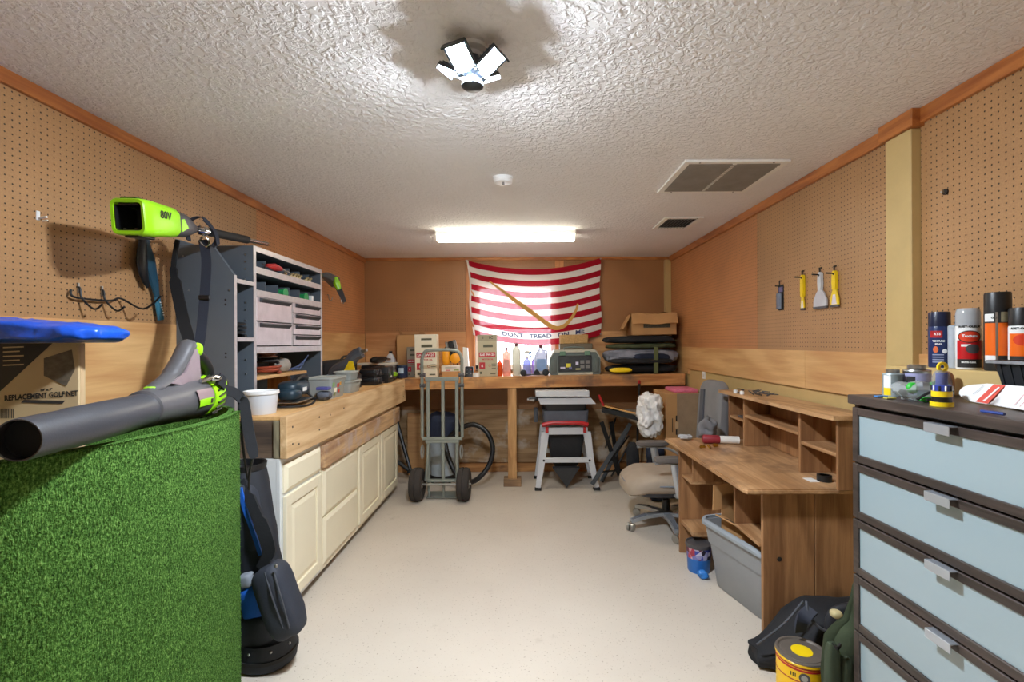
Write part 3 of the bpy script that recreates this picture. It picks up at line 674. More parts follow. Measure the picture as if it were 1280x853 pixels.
# folding saw in a dark teal sheath
t = thing('pruning_saw', 'dark teal pruning saw in its sheath hanging on the left pegboard', 'saw', (XL + .03, 2.31, 1.80))
TS = mat('saw_teal', (30, 66, 84), .4)
def seg(m, pts, w): m.strap(pts, w, .022, (0, 1, 0))
m = MB(); m.tube(spl([(0.004, -.035, .20), (.002, -.02, .12), (0, .0, .05), (.0, .03, -.04), (0, .045, -.1)], 5), [.018, .02, .021, .022, .024, .028, .03, .033, .035, .035, .034, .032, .03, .028, .026, .024, .021, .019, .017, .016, .014], 10, flat=.55, up=(1, 0, 0)); part('sheath', m, TS, t)
m = MB(); m.tube(spl([(0.005, -.04, .21), (.012, -.062, .05), (.006, -.02, -.06)], 6), [.010, .014, .02, .024, .026, .028, .03, .028, .026, .022, .018, .012, .008], 10, flat=.5, up=(1, 0, 0)); part('guard', m, M['black'], t)
m = MB(); m.tube([(0, .045, -.1), (0, .07, -.21)], [.018, .02], 10, flat=.5, up=(1, 0, 0)); part('handle', m, mat('saw_handle', (44, 100, 122), .4), t)
for i in range(6): part('print_mark', MB().bc((.0125, .052 + i * .004, -.125 - i * .012), (.001, .012 - .004 * (i % 2), .006)), M['white'], t)
part('hang_loop', MB().tube(spl([(0, -.035, .2), (-.006, -.04, .225), (-.018, -.035, .23)], 5), .004, 8), M['steel'], t)
# small hooks by the far wall
for i, (px, py, y) in enumerate(((411, 373, 4.45), (426, 377, 4.75))):
    o = thing('wall_hook', ('small wire hook on the left pegboard under the saw attachment body' if i == 0 else 'small wire hook at the tip of the dark saw attachment bar'), 'hook', (XL + .006, y, at(px, py, y).z))
    part('wire', MB().tube(spl([(0, 0, .03), (.015, 0, .03), (.02, 0, -.01), (.04, .0, -.02), (.05, 0, .01)], 4), .004, 7), M['steel'], o)

# ================================================================ POLE SAW + STRAP
ps = thing('pole_saw', 'lime green and black battery pole saw lying on top of the grey shelving unit', 'pole saw', (-1.50, 1.82, 1.88))
D = (Vector((-1.555, 2.75, 2.055)) - Vector((-1.485, 1.80, 1.95))).normalized(); O = Vector((-1.485, 1.80, 1.95))
S_ = D.cross(Vector((0, 0, 1))).normalized(); U_ = S_.cross(D).normalized()
FR = Matrix((( S_.x, D.x, U_.x, O.x), (S_.y, D.y, U_.y, O.y), (S_.z, D.z, U_.z, O.z), (0, 0, 0, 1)))
def sect(d, w, h, r, dz=0): return [(x, d, z + dz) for x, z in rrect(w, h, r, 5)]
m = MB(); m.M = FR
m.rings([sect(0, .118, .128, .022), sect(.006, .126, .136, .024), sect(.05, .132, .140, .026), (sect(.20, .128, .122, .03, .004)), sect(.235, .108, .1, .03, .006), sect(.236, .05, .05, .02, .006)], False)
m.rings([sect(0, .118, .128, .022), sect(.001, .10, .104, .014), sect(.12, .096, .1, .014), sect(.121, .02, .02, .008)], False)
part('battery_housing', m, M['lime'], ps, w=True)
m = MB(); m.M = FR; m.rings([sect(.119, .094, .098, .012), sect(.117, .094, .098, .012)]); m.bc((-.02, .06, -.045), (.012, .1, .006)); m.bc((.02, .06, -.045), (.012, .1, .006)); m.bc((0, .06, .046), (.07, .1, .006)); m.bc((.047, .06, 0), (.003, .11, .09)); m.bc((-.047, .06, 0), (.003, .11, .09))
m.bc((0, .03, -.0495), (.09, .055, .002)); part('battery_bay', m, M['black'], ps, w=True)
m = MB(); m.M = FR; m.bc((0, .03, .0705), (.06, .04, .008), .003); m.bc((.0, .06, -.072), (.05, .1, .01), .004); part('trim', m, M['black'], ps, w=True)
m = MB(); m.M = FR; m.text('80V', .042, lambda x, y: (.0672, .115 + x, .02 + y), bold=.0012); part('lettering', m, M['ink'], ps, w=True, smooth=False)
m = MB(); m.M = FR; m.rings([sect(.21, .112, .104, .03, .004), sect(.215, .118, .11, .03, .004), sect(.30, .11, .1, .035, .004), sect(.36, .07, .07, .03, .004), sect(.40, .045, .045, .02, .004)]); part('motor_housing', m, M['gun'], ps, w=True)
m = MB(); m.M = FR; m.prism([(.225, -.03), (.27, -.01), (.245, .025), (.225, .02)], .0535, .0605, 'x'); part('accent', m, M['lime'], ps, w=True)
m = MB(); m.M = FR; m.cyl((0, .38, .004), (0, 1.15, .004), .0125, n=12); part('shaft', m, M['chrome'], ps, w=True)
m = MB(); m.M = FR; m.cyl((0, .54, .004), (0, .90, .004), .021, n=14); part('foam_grip', m, M['rubber'], ps, w=True)
m = MB(); m.M = FR; m.lathe((0, .48, .004), [(.013, -.02), (.022, -.02), (.022, .02), (.013, .02)], 12, 'y'); m.tube(spl([(0, .48, -.02), (.02, .49, -.045), (0, .5, -.07), (-.02, .49, -.045)], 4, True), .004, 7, closed=True); part('strap_ring', m, M['chrome'], ps, w=True)
def fw(x, y, z): return FR @ Vector((x, y, z))
BST = mat('strap_navy', (30, 34, 46), .8, bump=.2)
m = MB(); m.strap(spl([fw(-.02, .40, -.05), fw(-.03, .42, .03), fw(.02, .45, .06), fw(.05, .5, -.02), fw(.035, .49, -.07)], 6), .03, .004, D); m.strap(spl([fw(.03, .44, .05), fw(.06, .47, .0), fw(.055, .5, -.06)], 6), .028, .004, D)
m.strap(spl([at(254, 300, 2.3), at(258, 330, 2.3), at(254, 390, 2.28), at(250, 425, 2.2), at(246, 440, 2.12)], 6), .042, .004, (1, .25, 0)); part('shoulder_strap', m, BST, ps, w=True)
m = MB(); m.bm.from_mesh(bpy.data.meshes.new('e')); q = at(255.5, 372, 2.285); m.bc(q, (.055, .012, .022), .003); part('buckle', m, M['black'], ps, w=True)
m = MB(); m.strap(spl([at(222, 300, 2.36), at(217, 330, 2.36), at(219, 352, 2.35), at(228, 395, 2.3), at(238, 432, 2.15)], 6), [.018] * 8 + [.03] * 4 + [.048] * 10 + [.045, .04, .03], .012, (1, .2, 0)); part('strap_pad', m, mat('pad_black', (13, 13, 15), .9), ps, w=True)
# detached saw head hanging beyond the unit
t = thing('pruning_attachment', 'grey and lime saw attachment with a dark bar hanging on the left pegboard', 'saw attachment', (-1.72, 4.15, 1.8))
m = MB(); m.tube([at(402, 344, 3.95), at(409, 346, 4.05), at(418, 352, 4.15), at(420, 358, 4.15)], [.014, .04, .055, .035], 10); part('motor', m, M['gun'], t, w=True)
m = MB(); m.tube([at(419, 347, 4.1), at(421, 355, 4.1), at(424, 362, 4.1)], [.02, .03, .018], 8); part('accent', m, M['lime'], t, w=True)
m = MB(); m.strap([at(421, 356, 4.12), at(426, 366, 4.12), at(431, 378, 4.12)], [.05, .045, .03], .012, (1, 0, .3)); part('bar', m, M['gun'], t, w=True)
m = MB(); m.cyl(at(402, 344, 3.95), at(401, 340, 3.85) + Vector((-.02, -.12, 0)), .0125, n=10); part('shaft', m, M['chrome'], t, w=True)
q = at(418, 352, 4.15); part('hanger', MB().tube([q, (XL + .004, q.y + .05, q.z + .03)], .005, 8), M['steel'], t, w=True)
# ================================================================ BACK WORKBENCH
BY = 4.94
def bz(x): return 1.117 + .0137 * x
TILT = math.atan(.0137)
t = thing('workbench', 'long workbench across the far wall under the window with a stained front board', 'workbench', (.2, 5.2, 1.0))
def slab(x0, x1, y0, y1, dz0, dz1):
    m = MB(); m.rings([[(x, y0, bz(x) + dz0), (x, y1, bz(x) + dz0), (x, y1, bz(x) + dz1), (x, y0, bz(x) + dz1)] for x in (x0, x1)]); return m
part('worktop', slab(-1.26, XR - .02, BY + .006, YB - .022, -.022, 0), M['ply_x'], t, w=True)
part('front_board', slab(-1.219, XR - .035, BY - .036, BY, -.112, -.001), M['pine_x'], t, w=True)
part('post', MB().box((-.17, BY - .034, .075), (-.08, BY + .056, bz(0) - .114), .003), M['pine_z'], t, w=True)
part('foot_block', MB().box((-.215, BY - .06, 0), (-.035, BY + .08, .074), .003), wood('old_block', (160, 126, 92), (116, 90, 66), 'x', .8, .8), t, w=True)
for x in (-1.15, -.5, .45, 1.2): part('bearer', MB().box((x, BY + .06, bz(x) - .11), (x + .038, YB - .025, bz(x) - .024)), M['pine_y'], t, w=True)
# ---------------------------------------------------------------- motor oil cartons
OILC = mat('carton_cream', (226, 218, 196), .6, var=.03); OILG = mat('carton_khaki', (176, 166, 140), .6, var=.03); OILR = mat('carton_red', (182, 44, 52), .5)
def oil(label, px0, px1, top, y, mt, d=.13, rz=0, band=True):
    a = at(px0, 468, y); b = at(px1, 468, y); x = (a.x + b.x) / 2; w = b.x - a.x; z0 = bz(x) + .0005; h = at(px0, top, y).z - z0
    t = thing('oil_carton', label, 'carton', (x, y + d / 2, z0), rz)
    m = MB(); m.box((-w / 2, -d / 2, 0), (w / 2, d / 2, h), .002); part('box', m, mt, t)
    e = -d / 2 - .0006
    def rect(x0, x1, z0, z1, mt2, nm): m = MB(); m.box((x0 * w, e - .0004, z0 * h), (x1 * w, e + .0006, z1 * h)); return part(nm, m, mt2, t)
    def txt(s, sz, x, z, mt2, xs=1): m = MB(); m.text(s, sz, lambda u, v: (x * w + u, e - .0012, z * h + v), bold=.0008, xs=xs); part('lettering', m, mt2, t, smooth=False)
    rect(-.43, .43, .46, .58, OILR, 'red_band'); rect(-.2, .3, .70, .765, mat('carton_dark', (84, 84, 66), .6), 'dark_band')
    rect(-.42, -.12, .18, .34, OILR, 'red_square')
    txt('SAE 0W-20', w * .155, 0, .52, M['white'], 1.05); txt('MOTOR OIL', w * .105, .02, .41, OILR)
    if band: rect(-.2, .28, .865, .91, MATS['carton_dark'], 'dark_band')
    else: 
        rect(-.5, .5, .86, 1.0, mat('carton_deep_khaki', (150, 142, 118), .6), 'lid_band')  # lid band in a deeper khaki
        txt('1', w * .2, -.2, .93, M['ink']); txt('1C', w * .2, .2, .93, M['ink'])
    txt('6', w * .2, -.27, .255, M['white'])
    m = MB(); m.tube([(w * (.12 + .05 * math.cos(i * .6)), e, h * .26 + w * .055 * math.sin(i * .6)) for i in range(11)], .002, 6, closed=False); part('seal', m, OILR, t)
    rect(.15, .42, .055, .085, MATS['carton_dark'], 'dark_band'); rect(-.4, -.28, .06, .12, MATS['carton_dark'], 'dark_band')
    for i in range(3): rect(.22, .44, .29 - i * .05, .305 - i * .05, MATS['carton_dark'], 'print_line')
    return t
oil('tall cream motor oil carton with red bands behind the hand truck handle', 519, 546.5, 418.5, 5.02, OILC)
oil('khaki motor oil carton standing in front of the window beside the white casing', 597.5, 621.5, 419, 5.03, OILG, band=False)
oil('older dull grey motor oil carton partly behind the tall cream one', 509, 523, 434, 5.16, mat('carton_old', (150, 140, 122), .65), d=.12)  # duller greyish base colour for the older carton
# open cardboard box behind
t = thing('cardboard_box', 'open brown cardboard box with raised flaps behind the cream motor oil carton', 'box', (-1.26, 5.385, bz(-1.26) + .006))
a = at(508, 420, 5.4); h = a.z + .0 - bz(-1.2); w2 = .15
m = MB()
for q in ((-w2, -.085, -w2 + .005, .085), (w2 - .005, -.085, w2, .085), (-w2, -.085, w2, -.08), (-w2, .08, w2, .085)): m.box((q[0], q[1], 0), (q[2], q[3], h))
m.box((-w2, -.085, 0), (w2, .085, .005)); part('body', m, M['card'], t)
m = MB(); m.prism([(-w2, h), (-w2 - .015, h + .07), (-w2 + .03, h + .02), (.06, h + .02), (.1, h + .075), (.13, h + .02), (w2, h)], .08, .084, 'y'); part('flap', m, M['card_d'], t)
# sander carton with power tool print, white book, black charger, tape
p = at(563, 469, 5.05); t = thing('sander', 'orange and black corded sander standing on a white box behind the hand truck', 'power tool', (p.x, 5.16, bz(p.x) + .124))
ORG = mat('tool_orange', (240, 160, 28), .4)
part('body', MB().sel((-.055, 0, .085), (.045, .06, .085), .6, .6, 18, 12), ORG, t)
part('grip', MB().tube(spl([(-.07, 0, .02), (-.085, 0, .12), (-.05, 0, .185), (0, .0, .19)], 5), .018, 10), M['black'], t)
part('dial', MB().lathe((.045, -.07, .07), [(.055, .02), (.055, 0), (.03, -.012), (.004, -.014)], 20, 'y'), ORG, t)
m = MB()
for i in range(10): a = i * .628; m.cyl((.045 + .04 * math.cos(a), -.056, .07 + .04 * math.sin(a)), (.045 + .075 * math.cos(a), -.03, .07 + .075 * math.sin(a)), .008, .005, 6)
part('guard', m, M['black'], t)
m = MB(); m.M = Matrix.Translation((.045, 0, .02)) @ Matrix.Rotation(math.radians(-14), 4, 'Y'); m.bc((0, .0, .14), (.05, .05, .2), .008); part('motor', m, M['black'], t)
m = MB(); m.M = Matrix.Translation((.045, 0, .02)) @ Matrix.Rotation(math.radians(-14), 4, 'Y'); m.bc((-.042, 0, .14), (.03, .06, .21), .008); m.bc((.042, 0, .14), (.03, .06, .21), .008); part('side_guard', m, M['steel'], t)
m = MB(); m.M = Matrix.Translation((.1, 0, .05)) @ Matrix.Rotation(math.radians(-24), 4, 'Y'); m.bc((0, .02, .11), (.022, .03, .17), .004); part('blade_guard', m, M['yellow'], t)
w_ = .2; m = MB(); m.box((p.x - .1, 5.08, bz(p.x) + .0575), (p.x + .1, 5.25, bz(p.x) + .1175), .003)
t2 = thing('tool_box_carton', 'white printed carton under the orange sander behind the hand truck', 'carton', (p.x, 5.165, bz(p.x) + .0575))
part('box', m, M['white_paint'], t2, w=True)
for x, z, s, c in ((-.03, .012, .05, (206, 110, 110)), (.06, .014, .05, (150, 180, 110)), (.0, .04, .12, (205, 208, 210))):
    m = MB(); m.bc((x, -.0858, z), (s, .001, .012)); part('print', m, mat('print_%d' % c[1], c, .5), t2)
m = MB(); m.box((p.x - .09, 5.06, bz(p.x - .09) + .001), (p.x + .095, 5.26, bz(p.x) + .057), .002); solo('cardboard_box', m, M['card'], 'low brown cardboard box under the white printed carton behind the hand truck', 'box')
m = MB(); x = at(582, 440, 5.2).x; m.prism([(x - .035, bz(x) + .001), (x + .035, bz(x) + .001), (x + .02, bz(x) + .30), (x - .03, bz(x) + .31)], 5.24, 5.30, 'y'); solo('white_sleeve', m, M['white_paint'], 'tall white tapered sleeve leaning beside the orange sander', 'sleeve')
p = at(586, 470, 5.03); t = thing('battery_charger', 'small black charger with a red spot at the bench edge right of the hand truck', 'charger', (p.x, 5.09, bz(p.x)))
m = MB(); m.stack((0, 0, 0), [(0, .1, .1, .015), (.012, .1, .1, .015), (.02, .09, .09, .02), (.1, .085, .08, .02), (.105, .07, .07, .02)], 5); part('body', m, M['black'], t)
for x, z, mt in ((.022, .075, M['red']), (-.02, .07, M['gun']), (-.02, .035, M['steel']), (.02, .035, M['steel'])):
    part('terminal', MB().cyl((x, -.0405, z), (x, -.046, z), .008, n=10), mt, t)
p = at(595, 468, 5.02); t = thing('tape_roll', 'white roll of tape lying beside the khaki motor oil carton', 'tape', (p.x + .006, 4.985, bz(p.x)))
part('roll', MB().lathe((0, 0, 0), [(.018, 0), (.036, 0), (.036, .045), (.018, .045)], 24, cap=False), M['white'], t); part('core', MB().lathe((0, 0, 0), [(.015, 0), (.0178, 0), (.0178, .045), (.015, .045)], 24, cap=False), M['card'], t)
# bottles before the window
def bottle(label, px, px_w, top, y, secs, mt, capm, cap=(.016, .03), name='bottle', cat='bottle', lab=None, handle=False):
    p = at(px, 468, y); w = px_w / F * y; z0 = bz(p.x); h = at(px, top, y).z - z0
    t = thing(name, label, cat, (p.x, y, z0 + .0005))
    m = MB(); m.stack((0, 0, 0), [(zz * h, w * ww, w * ww * dd, w * ww * rr) for zz, ww, dd, rr in secs], 6); part('body', m, mt, t)
    part('cap', MB().lathe((0, 0, secs[-1][0] * h), [(cap[0] * .95, -.004), (cap[0], 0), (cap[0], cap[1] * .85), (cap[0] * .85, cap[1])], 18), capm, t)
    if lab:
        m = MB(); z0_, z1_, mtl = lab; dpt = w * secs[2][2] / 2 + .0008; m.box((-w * .33, -dpt - .0006, z0_ * h), (w * .33, -dpt, z1_ * h)); part('label', m, mtl, t)
    if handle: part('handle', MB().tube(spl([(w * .2, 0, h * .86), (w * .44, 0, h * .8), (w * .46, 0, h * .62), (w * .4, 0, h * .55)], 5), .009, 8), mt, t)
    return t
CYLS = [(0, .9, 1, .5), (.02, 1, 1, .5), (.70, 1, 1, .5), (.76, .97, 1, .5), (.80, .85, 1, .5), (.86, .42, 1, .5), (.9, .38, 1, .5)]
BOX4 = [(0, .92, .6, .3), (.02, 1, .6, .3), (.74, 1, .6, .3), (.80, .95, .6, .3), (.86, .7, .7, .4), (.9, .34, 1, .5), (.93, .3, 1, .5)]
bottle('slim orange red bottle behind the khaki carton in the window', 625, 5.6, 449, 5.06, CYLS, clear('orange_liquid', (228, 90, 40), .2, .75), M['white'], (.008, .02))
bottle('pale pink translucent bottle with a dark label strip in the window', 633.5, 10.5, 436, 5.12, BOX4, clear('pink_liquid', (244, 190, 176), .2, .6), mat('cap_maroon', (92, 34, 40), .4), (.014, .03), lab=(.15, .6, mat('lab_pink', (206, 150, 140), .5)))
bottle('tall milky bottle with a dark red cap in the middle of the window', 646, 10.5, 431, 5.08, [(0, .95, .8, .3), (.02, 1, .8, .3), (.76, 1, .8, .3), (.83, .93, .8, .35), (.89, .7, .8, .4), (.93, .38, 1, .5), (.95, .36, 1, .5)], clear('milk_bottle', (222, 220, 206), .25, .8), mat('cap_maroon', (92, 34, 40), .4), (.018, .03))
t = bottle('lilac blue spray bottle with a white and blue trigger head in the window', 659, 10, 446, 5.1, CYLS, clear('lilac_liquid', (176, 180, 232), .15, .6), M['white'], (.016, .03), name='spray_bottle')
hh = .205
m = MB(); m.tube([(-.03, 0, hh + .035), (.0, 0, hh + .045), (.035, 0, hh + .04)], [.014, .018, .012], 10); part('trigger_head', m, M['white'], t)
m = MB(); m.tube(spl([(.02, 0, hh + .03), (.04, 0, hh - .0), (.035, 0, hh - .03)], 4), .007, 8); m.cyl((.035, 0, hh + .04), (.055, 0, hh + .038), .012, n=10); part('trigger', m, mat('trigger_blue', (40, 110, 190), .4), t)
bottle('thin purple tinted bottle beside the trigger spray bottle in the window', 667.5, 6.5, 447, 5.3, CYLS, clear('purple_liquid', (160, 140, 205), .15, .65), M['white'], (.011, .025))
bottle('clear gallon jug with a blue label and dark red cap in the window', 676.5, 17, 433, 5.14, [(0, .9, .8, .25), (.02, 1, .8, .25), (.58, 1, .8, .25), (.68, .92, .8, .3), (.80, .66, .9, .4), (.92, .24, 1, .5), (.95, .22, 1, .5)], clear('clear_jug', (196, 198, 212), .1, .7), mat('cap_maroon', (92, 34, 40), .4), (.02, .026), name='jug', cat='jug', lab=(.14, .55, mat('jug_label', (132, 160, 206), .5)), handle=True)
# black roller pair on the bench edge
p = at(667, 468, 4.99); t = thing('roller_clamp', 'black clamp with two round end pads lying before the bottles at the bench edge', 'clamp', (p.x, 4.99, bz(p.x)))
part('bar', MB().box((-.1, -.012, .008), (.12, .012, .022), .003), M['gun'], t)
part('pad', MB().lathe((-.105, 0, .034), [(.01, -.03), (.034, -.028), (.034, .028), (.01, .03)], 18, 'y'), M['black'], t)
part('pad', MB().lathe((.125, 0, .034), [(.01, -.03), (.034, -.028), (.034, .028), (.01, .03)], 18, 'y'), M['black'], t)
m = MB(); m.prism([(.0, .022), (.07, .022), (.05, .06), (.03, .07), (.01, .05)], -.02, .02, 'y'); part('jaw', m, M['black'], t)
# ---------------------------------------------------------------- tackle tool box
p = at(719.5, 469, 5.0); X = p.x; w = 64 / 600 * 5.0
TG = mat('toolbox_green', (92, 101, 98), .4, var=.05); TGR = mat('toolbox_lid', (172, 170, 156), .45)
t = thing('tackle_box', 'grey green tackle box with a clear smoked front and tan lid on the far workbench', 'tool box', (X, 5.13, bz(X) + .0005))
h = .30
m = MB(); arch = [(-w / 2 + .015, 0), (-w / 2, .02), (-w / 2, .17), (-w / 2 + .045, .235), (w / 2 - .045, .235), (w / 2, .17), (w / 2, .02), (w / 2 - .015, 0)]
m.prism(arch, -.1, .11, 'y'); part('body', m, TG, t)
m = MB(); lid = [(-w / 2 - .004, .168), (-w / 2 + .04, .245), (-w / 2 + .06, .262), (w / 2 - .06, .262), (w / 2 - .04, .245), (w / 2 + .004, .168), (w / 2 + .0, .16), (w / 2 - .05, .236), (-w / 2 + .05, .236), (-w / 2, .16)]
m.prism(lid, -.112, .12, 'y'); part('lid', m, TGR, t)
m = MB(); m.box((-.175, -.108, .035), (.175, -.1005, .2), .003); part('front_door', m, mat('smoked_front', (60, 62, 66), .2, var=.25, vs=14), t)
for x in (-1, 1):
    m = MB(); m.bc((x * .222, -.104, .1), (.05, .012, .15), .004); m.bc((x * .222, -.111, .1), (.024, .006, .12), .002); part('side_post', m, TG, t)
    m = MB(); m.bc((x * .13, -.118, .225), (.06, .014, .045), .004); part('latch', m, mat('latch_teal', (96, 128, 108), .4), t)
m = MB(); m.bc((0, -.113, .012), (.36, .02, .024), .003); part('base_rail', m, TGR, t)
for x, z, a, b, c in ((-.07, .10, .05, .04, (210, 200, 60)), (-.13, .075, .05, .02, (200, 196, 220)), (.02, .12, .03, .03, (190, 200, 220)), (.03, .06, .05, .012, (226, 220, 150)), (-.05, .072, .03, .025, (110, 110, 160))):
    m = MB(); m.bc((x, -.1086, z), (a, .0012, b)); part('sticker', m, mat('stk%d' % c[2], c, .5), t)
for i in range(2):
    for j in range(2):
        m = MB(); m.bc((.075 + i * .055, -.1086, .085 + j * .048), (.042, .0012, .036)); part('tray_window', m, mat('tray', (112, 112, 112), .4), t)
m = MB(); m.tube(spl([(-.1, .0, .262), (-.09, 0, .285), (.09, 0, .285), (.1, 0, .262)], 5), .008, 8); part('handle', m, TG, t)
# wicker-looking carton & smoked organizer standing behind it
x0, x1 = at(700, 430, 5.32).x, at(737, 430, 5.32).x; z0 = bz(X)
m = MB(); m.box((x0, 5.28, z0 + .001), (x1 + .03, 5.43, z0 + .325), .003); solo('organizer', m, mat('organizer_smoke', (104, 92, 74), .5, var=.2), 'smoked brown organizer standing against the window behind the tackle box', 'organizer')
m = MB(); m.box((x0, 5.28, z0 + .3255), (x1 - .02, 5.42, z0 + .425), .006); solo('woven_basket', m, mat('wicker', (176, 140, 90), .8, var=.3, vs=120, bump=.6, bs=150), 'small tan woven box on the smoked organizer behind the tackle box', 'box')
# ---------------------------------------------------------------- stack of bags and open carton
def pillow(m, px0, px1, ptop, pbot, y, d, seed, e=.55, amp=.02):
    a, b = at(px0, ptop, y), at(px1, pbot, y); m.sel(((a.x + b.x) / 2, y, (a.z + b.z) / 2), ((b.x - a.x) / 2, d / 2, (a.z - b.z) / 2), e, e, 48, 20, amp=amp * 2.2, fr=9, seed=seed, rid=1, zk=.13)
m = MB(); pillow(m, 756, 844, 455.6, 465.6, 5.16, .36, 1); solo('gear_bag', m, M['blackcloth'], 'flat black bag lowest in the stack under the open carton on the far workbench', 'bag', ang=80)
m = MB(); pillow(m, 762, 790, 460, 466, 4.93, .04, 2, .8, .003); solo('yellow_pouch', m, M['yellow'], 'narrow yellow pouch sticking out of the bottom of the black bag stack', 'pouch')
t = thing('folded_chair', 'grey and black folded camp chair with an olive strap in the bag stack', 'camp chair', (at(808, 450, 5.15).x, 5.15, at(808, 455, 5.15).z))
m = MB(); pillow(m, 755, 845, 436.6, 454.9, 5.16, .40, 5, .5, .02); part('cover', m, mat('camp_grey', (118, 120, 132), .85, var=.35, vs=7, bump=.3), t, w=True)
m = MB(); pillow(m, 790, 838, 442, 451, 4.975, .06, 6, .6, .008); part('panel', m, M['navy'], t, w=True)
m = MB(); pillow(m, 760, 840, 448, 454.5, 5.03, .26, 7, .6, .01); part('underside', m, M['blackcloth'], t, w=True)
m = MB(); m.strap([at(820, 434, 4.93), at(820, 445, 4.915), at(820, 467, 4.92)], .045, .008, (1, 0, 0)); part('strap', m, mat('olive', (86, 92, 54), .8), t, w=True)
m = MB(); pillow(m, 757, 844, 429.6, 436.0, 5.16, .36, 9, .6, .015); solo('olive_bag', m, mat('olive_cloth', (70, 76, 48), .85, var=.3, bump=.3), 'dark olive bag squeezed between the folded camp chair and the top black bag', 'bag', ang=80)
m = MB(); pillow(m, 753, 846, 420.4, 428.9, 5.17, .40, 12, .6, .025); solo('gear_bag', m, M['blackcloth'], 'crumpled black bag on top of the stack directly under the open carton', 'bag', ang=80)
t = thing('cardboard_box', 'open brown carton with a torn front flap on top of the black bag stack', 'box', (at(815, 420, 5.2).x, 5.25, at(815, 420.0, 5.17).z + .008), math.radians(-3))
w, d, h = .47, .34, .215
m = MB()
for q in ((-w / 2, -d / 2, -w / 2 + .005, d / 2), (w / 2 - .005, -d / 2, w / 2, d / 2), (-w / 2, -d / 2, w / 2, -d / 2 + .005), (-w / 2, d / 2 - .005, w / 2, d / 2)): m.box((q[0], q[1], 0), (q[2], q[3], h))
m.box((-w / 2, -d / 2, 0), (w / 2, d / 2, .005)); part('body', m, M['card'], t)
m = MB(); m.sheet(lambda u, v: Vector((-w / 2 + u * w, -d / 2 - .004 - .055 * v + .012 * math.sin(u * 5), h + .012 * (1 - v) - .1 * v + .006 * math.sin(u * 9))), 14, 6, .004); part('flap', m, M['card'], t)
m = MB(); m.sheet(lambda u, v: Vector((-w / 2 - .003 - .085 * v, -d / 2 + u * d * .9, h - .15 * v + .01 * math.sin(u * 4))), 8, 5, .004); part('flap', m, M['card'], t)
m = MB(); m.sheet(lambda u, v: Vector((-w / 2 + u * w, -d / 2 + d * .5 * v, h + .015 * math.sin(u * 11) * (1 - v) + .012)), 14, 4, .004); part('flap', m, M['card_d'], t)
m = MB(); m.box((-.11, -d / 2 - .0012, .075), (.17, -d / 2, .118)); part('print_band', m, mat('faded_print', (84, 78, 62), .8, var=.4, vs=60), t)

# ================================================================ UNDER THE BACK WORKBENCH
# ---- hand truck
Y = 4.50
def hx(px, y=Y): return at(px, 428, y).x
def hz(py, y=Y): return at(552, py, y).z
x0, x1 = hx(527.2), hx(577.2); xc = (x0 + x1) / 2
HT = mat('truck_grey', (150, 156, 148), .42, .45, var=.06)
t = thing('hand_truck', 'grey metal hand truck with two black tyres standing before the far workbench', 'hand truck', (xc, Y, 0))
top = hz(438)
loop = [(x0, Y, hz(547)), (x0, Y, hz(470)), (x0, Y, top - .09), (x0 + .02, Y - .005, top - .03), (x0 + .075, Y - .01, top), (x1 - .075, Y - .01, top), (x1 - .02, Y - .005, top - .03), (x1, Y, top - .09), (x1, Y, hz(470)), (x1, Y, hz(547))]
part('handle', MB().tube([loop[0], loop[1]] + spl(loop[2:8], 4) + loop[8:], .0155, 12), HT, t, w=True)
for px in (534.5, 553, 570.5):
    m = MB(); x = hx(px); m.box((x - .015, Y - .0, hz(601)), (x + .015, Y + .025, hz(474)), .003); part('rail', m, HT, t, w=True)
for py, r in ((474, .018), (548.5, .013), (552, .014), (601, .012)):
    m = MB(); z = hz(py); m.box((x0 + (0 if py == 548.5 else .03), Y - .014, z - r), (x1 - (0 if py == 548.5 else .03), Y + .026, z + r), .004); part('crossbar', m, HT, t, w=True)
for px in (534.5, 570.5): 
    x = hx(px); m = MB(); m.tube([(x, Y + .0, hz(556)), (x, Y - .03, hz(575)), (x + (.02 if px < 550 else -.02) * -1, Y - .02, hz(600))], .014, 8); part('brace', m, HT, t, w=True)
for px in (528, 576.5):
    for py in (469, 482):
        part('clamp', MB().cyl((hx(px) - .025, Y, hz(py)), (hx(px) + .025, Y, hz(py)), .02, n=12), M['gun'], t, w=True)
    m = MB(); x = hx(px); m.tube(spl([(x, Y - .02, hz(556)), (x + .012, Y - .03, hz(563)), (x, Y - .03, hz(572)), (x - .012, Y - .03, hz(563))], 4, True), .009, 7, closed=True); part('latch_ring', m, M['steel'], t, w=True)
part('axle', MB().cyl((hx(513), Y - .03, .15), (hx(588), Y - .03, .15), .011, n=10), M['steel'], t, w=True)
TYRE = mat('tyre', (54, 48, 44), .85, var=.12, bump=.2)
for px in (521.5, 579.5):
    x = hx(px); r = .152; tw = .058
    m = MB(); m.lathe((x, Y - .03, .152), [(.085, -tw * .8), (.12, -tw), (.143, -tw * .8), (r, -tw * .35), (r, -.006), (r - .006, -.004), (r - .006, .004), (r, .006), (r, tw * .35), (.143, tw * .8), (.12, tw), (.085, tw * .8)], 36, 'x'); p = part('tyre', m, TYRE, t, w=True)
    part('rim', MB().lathe((x, Y - .03, .152), [(.02, -.045), (.035, -.05), (.05, -.03), (.084, -.04), (.084, .04), (.05, .03), (.035, .05), (.02, .045)], 24, 'x'), M['steel'], p, w=True)
m = MB(); m.box((x0 + .03, Y + .01, .008), (x1 - .03, Y + .2, .016), .002); part('toe_plate', m, HT, t, w=True)
for px in (534.5, 553, 570.5): m = MB(); m.cyl((hx(px), Y + .015, hz(601)), (hx(px), Y + .03, .012), .012, n=8); part('strut', m, HT, t, w=True)
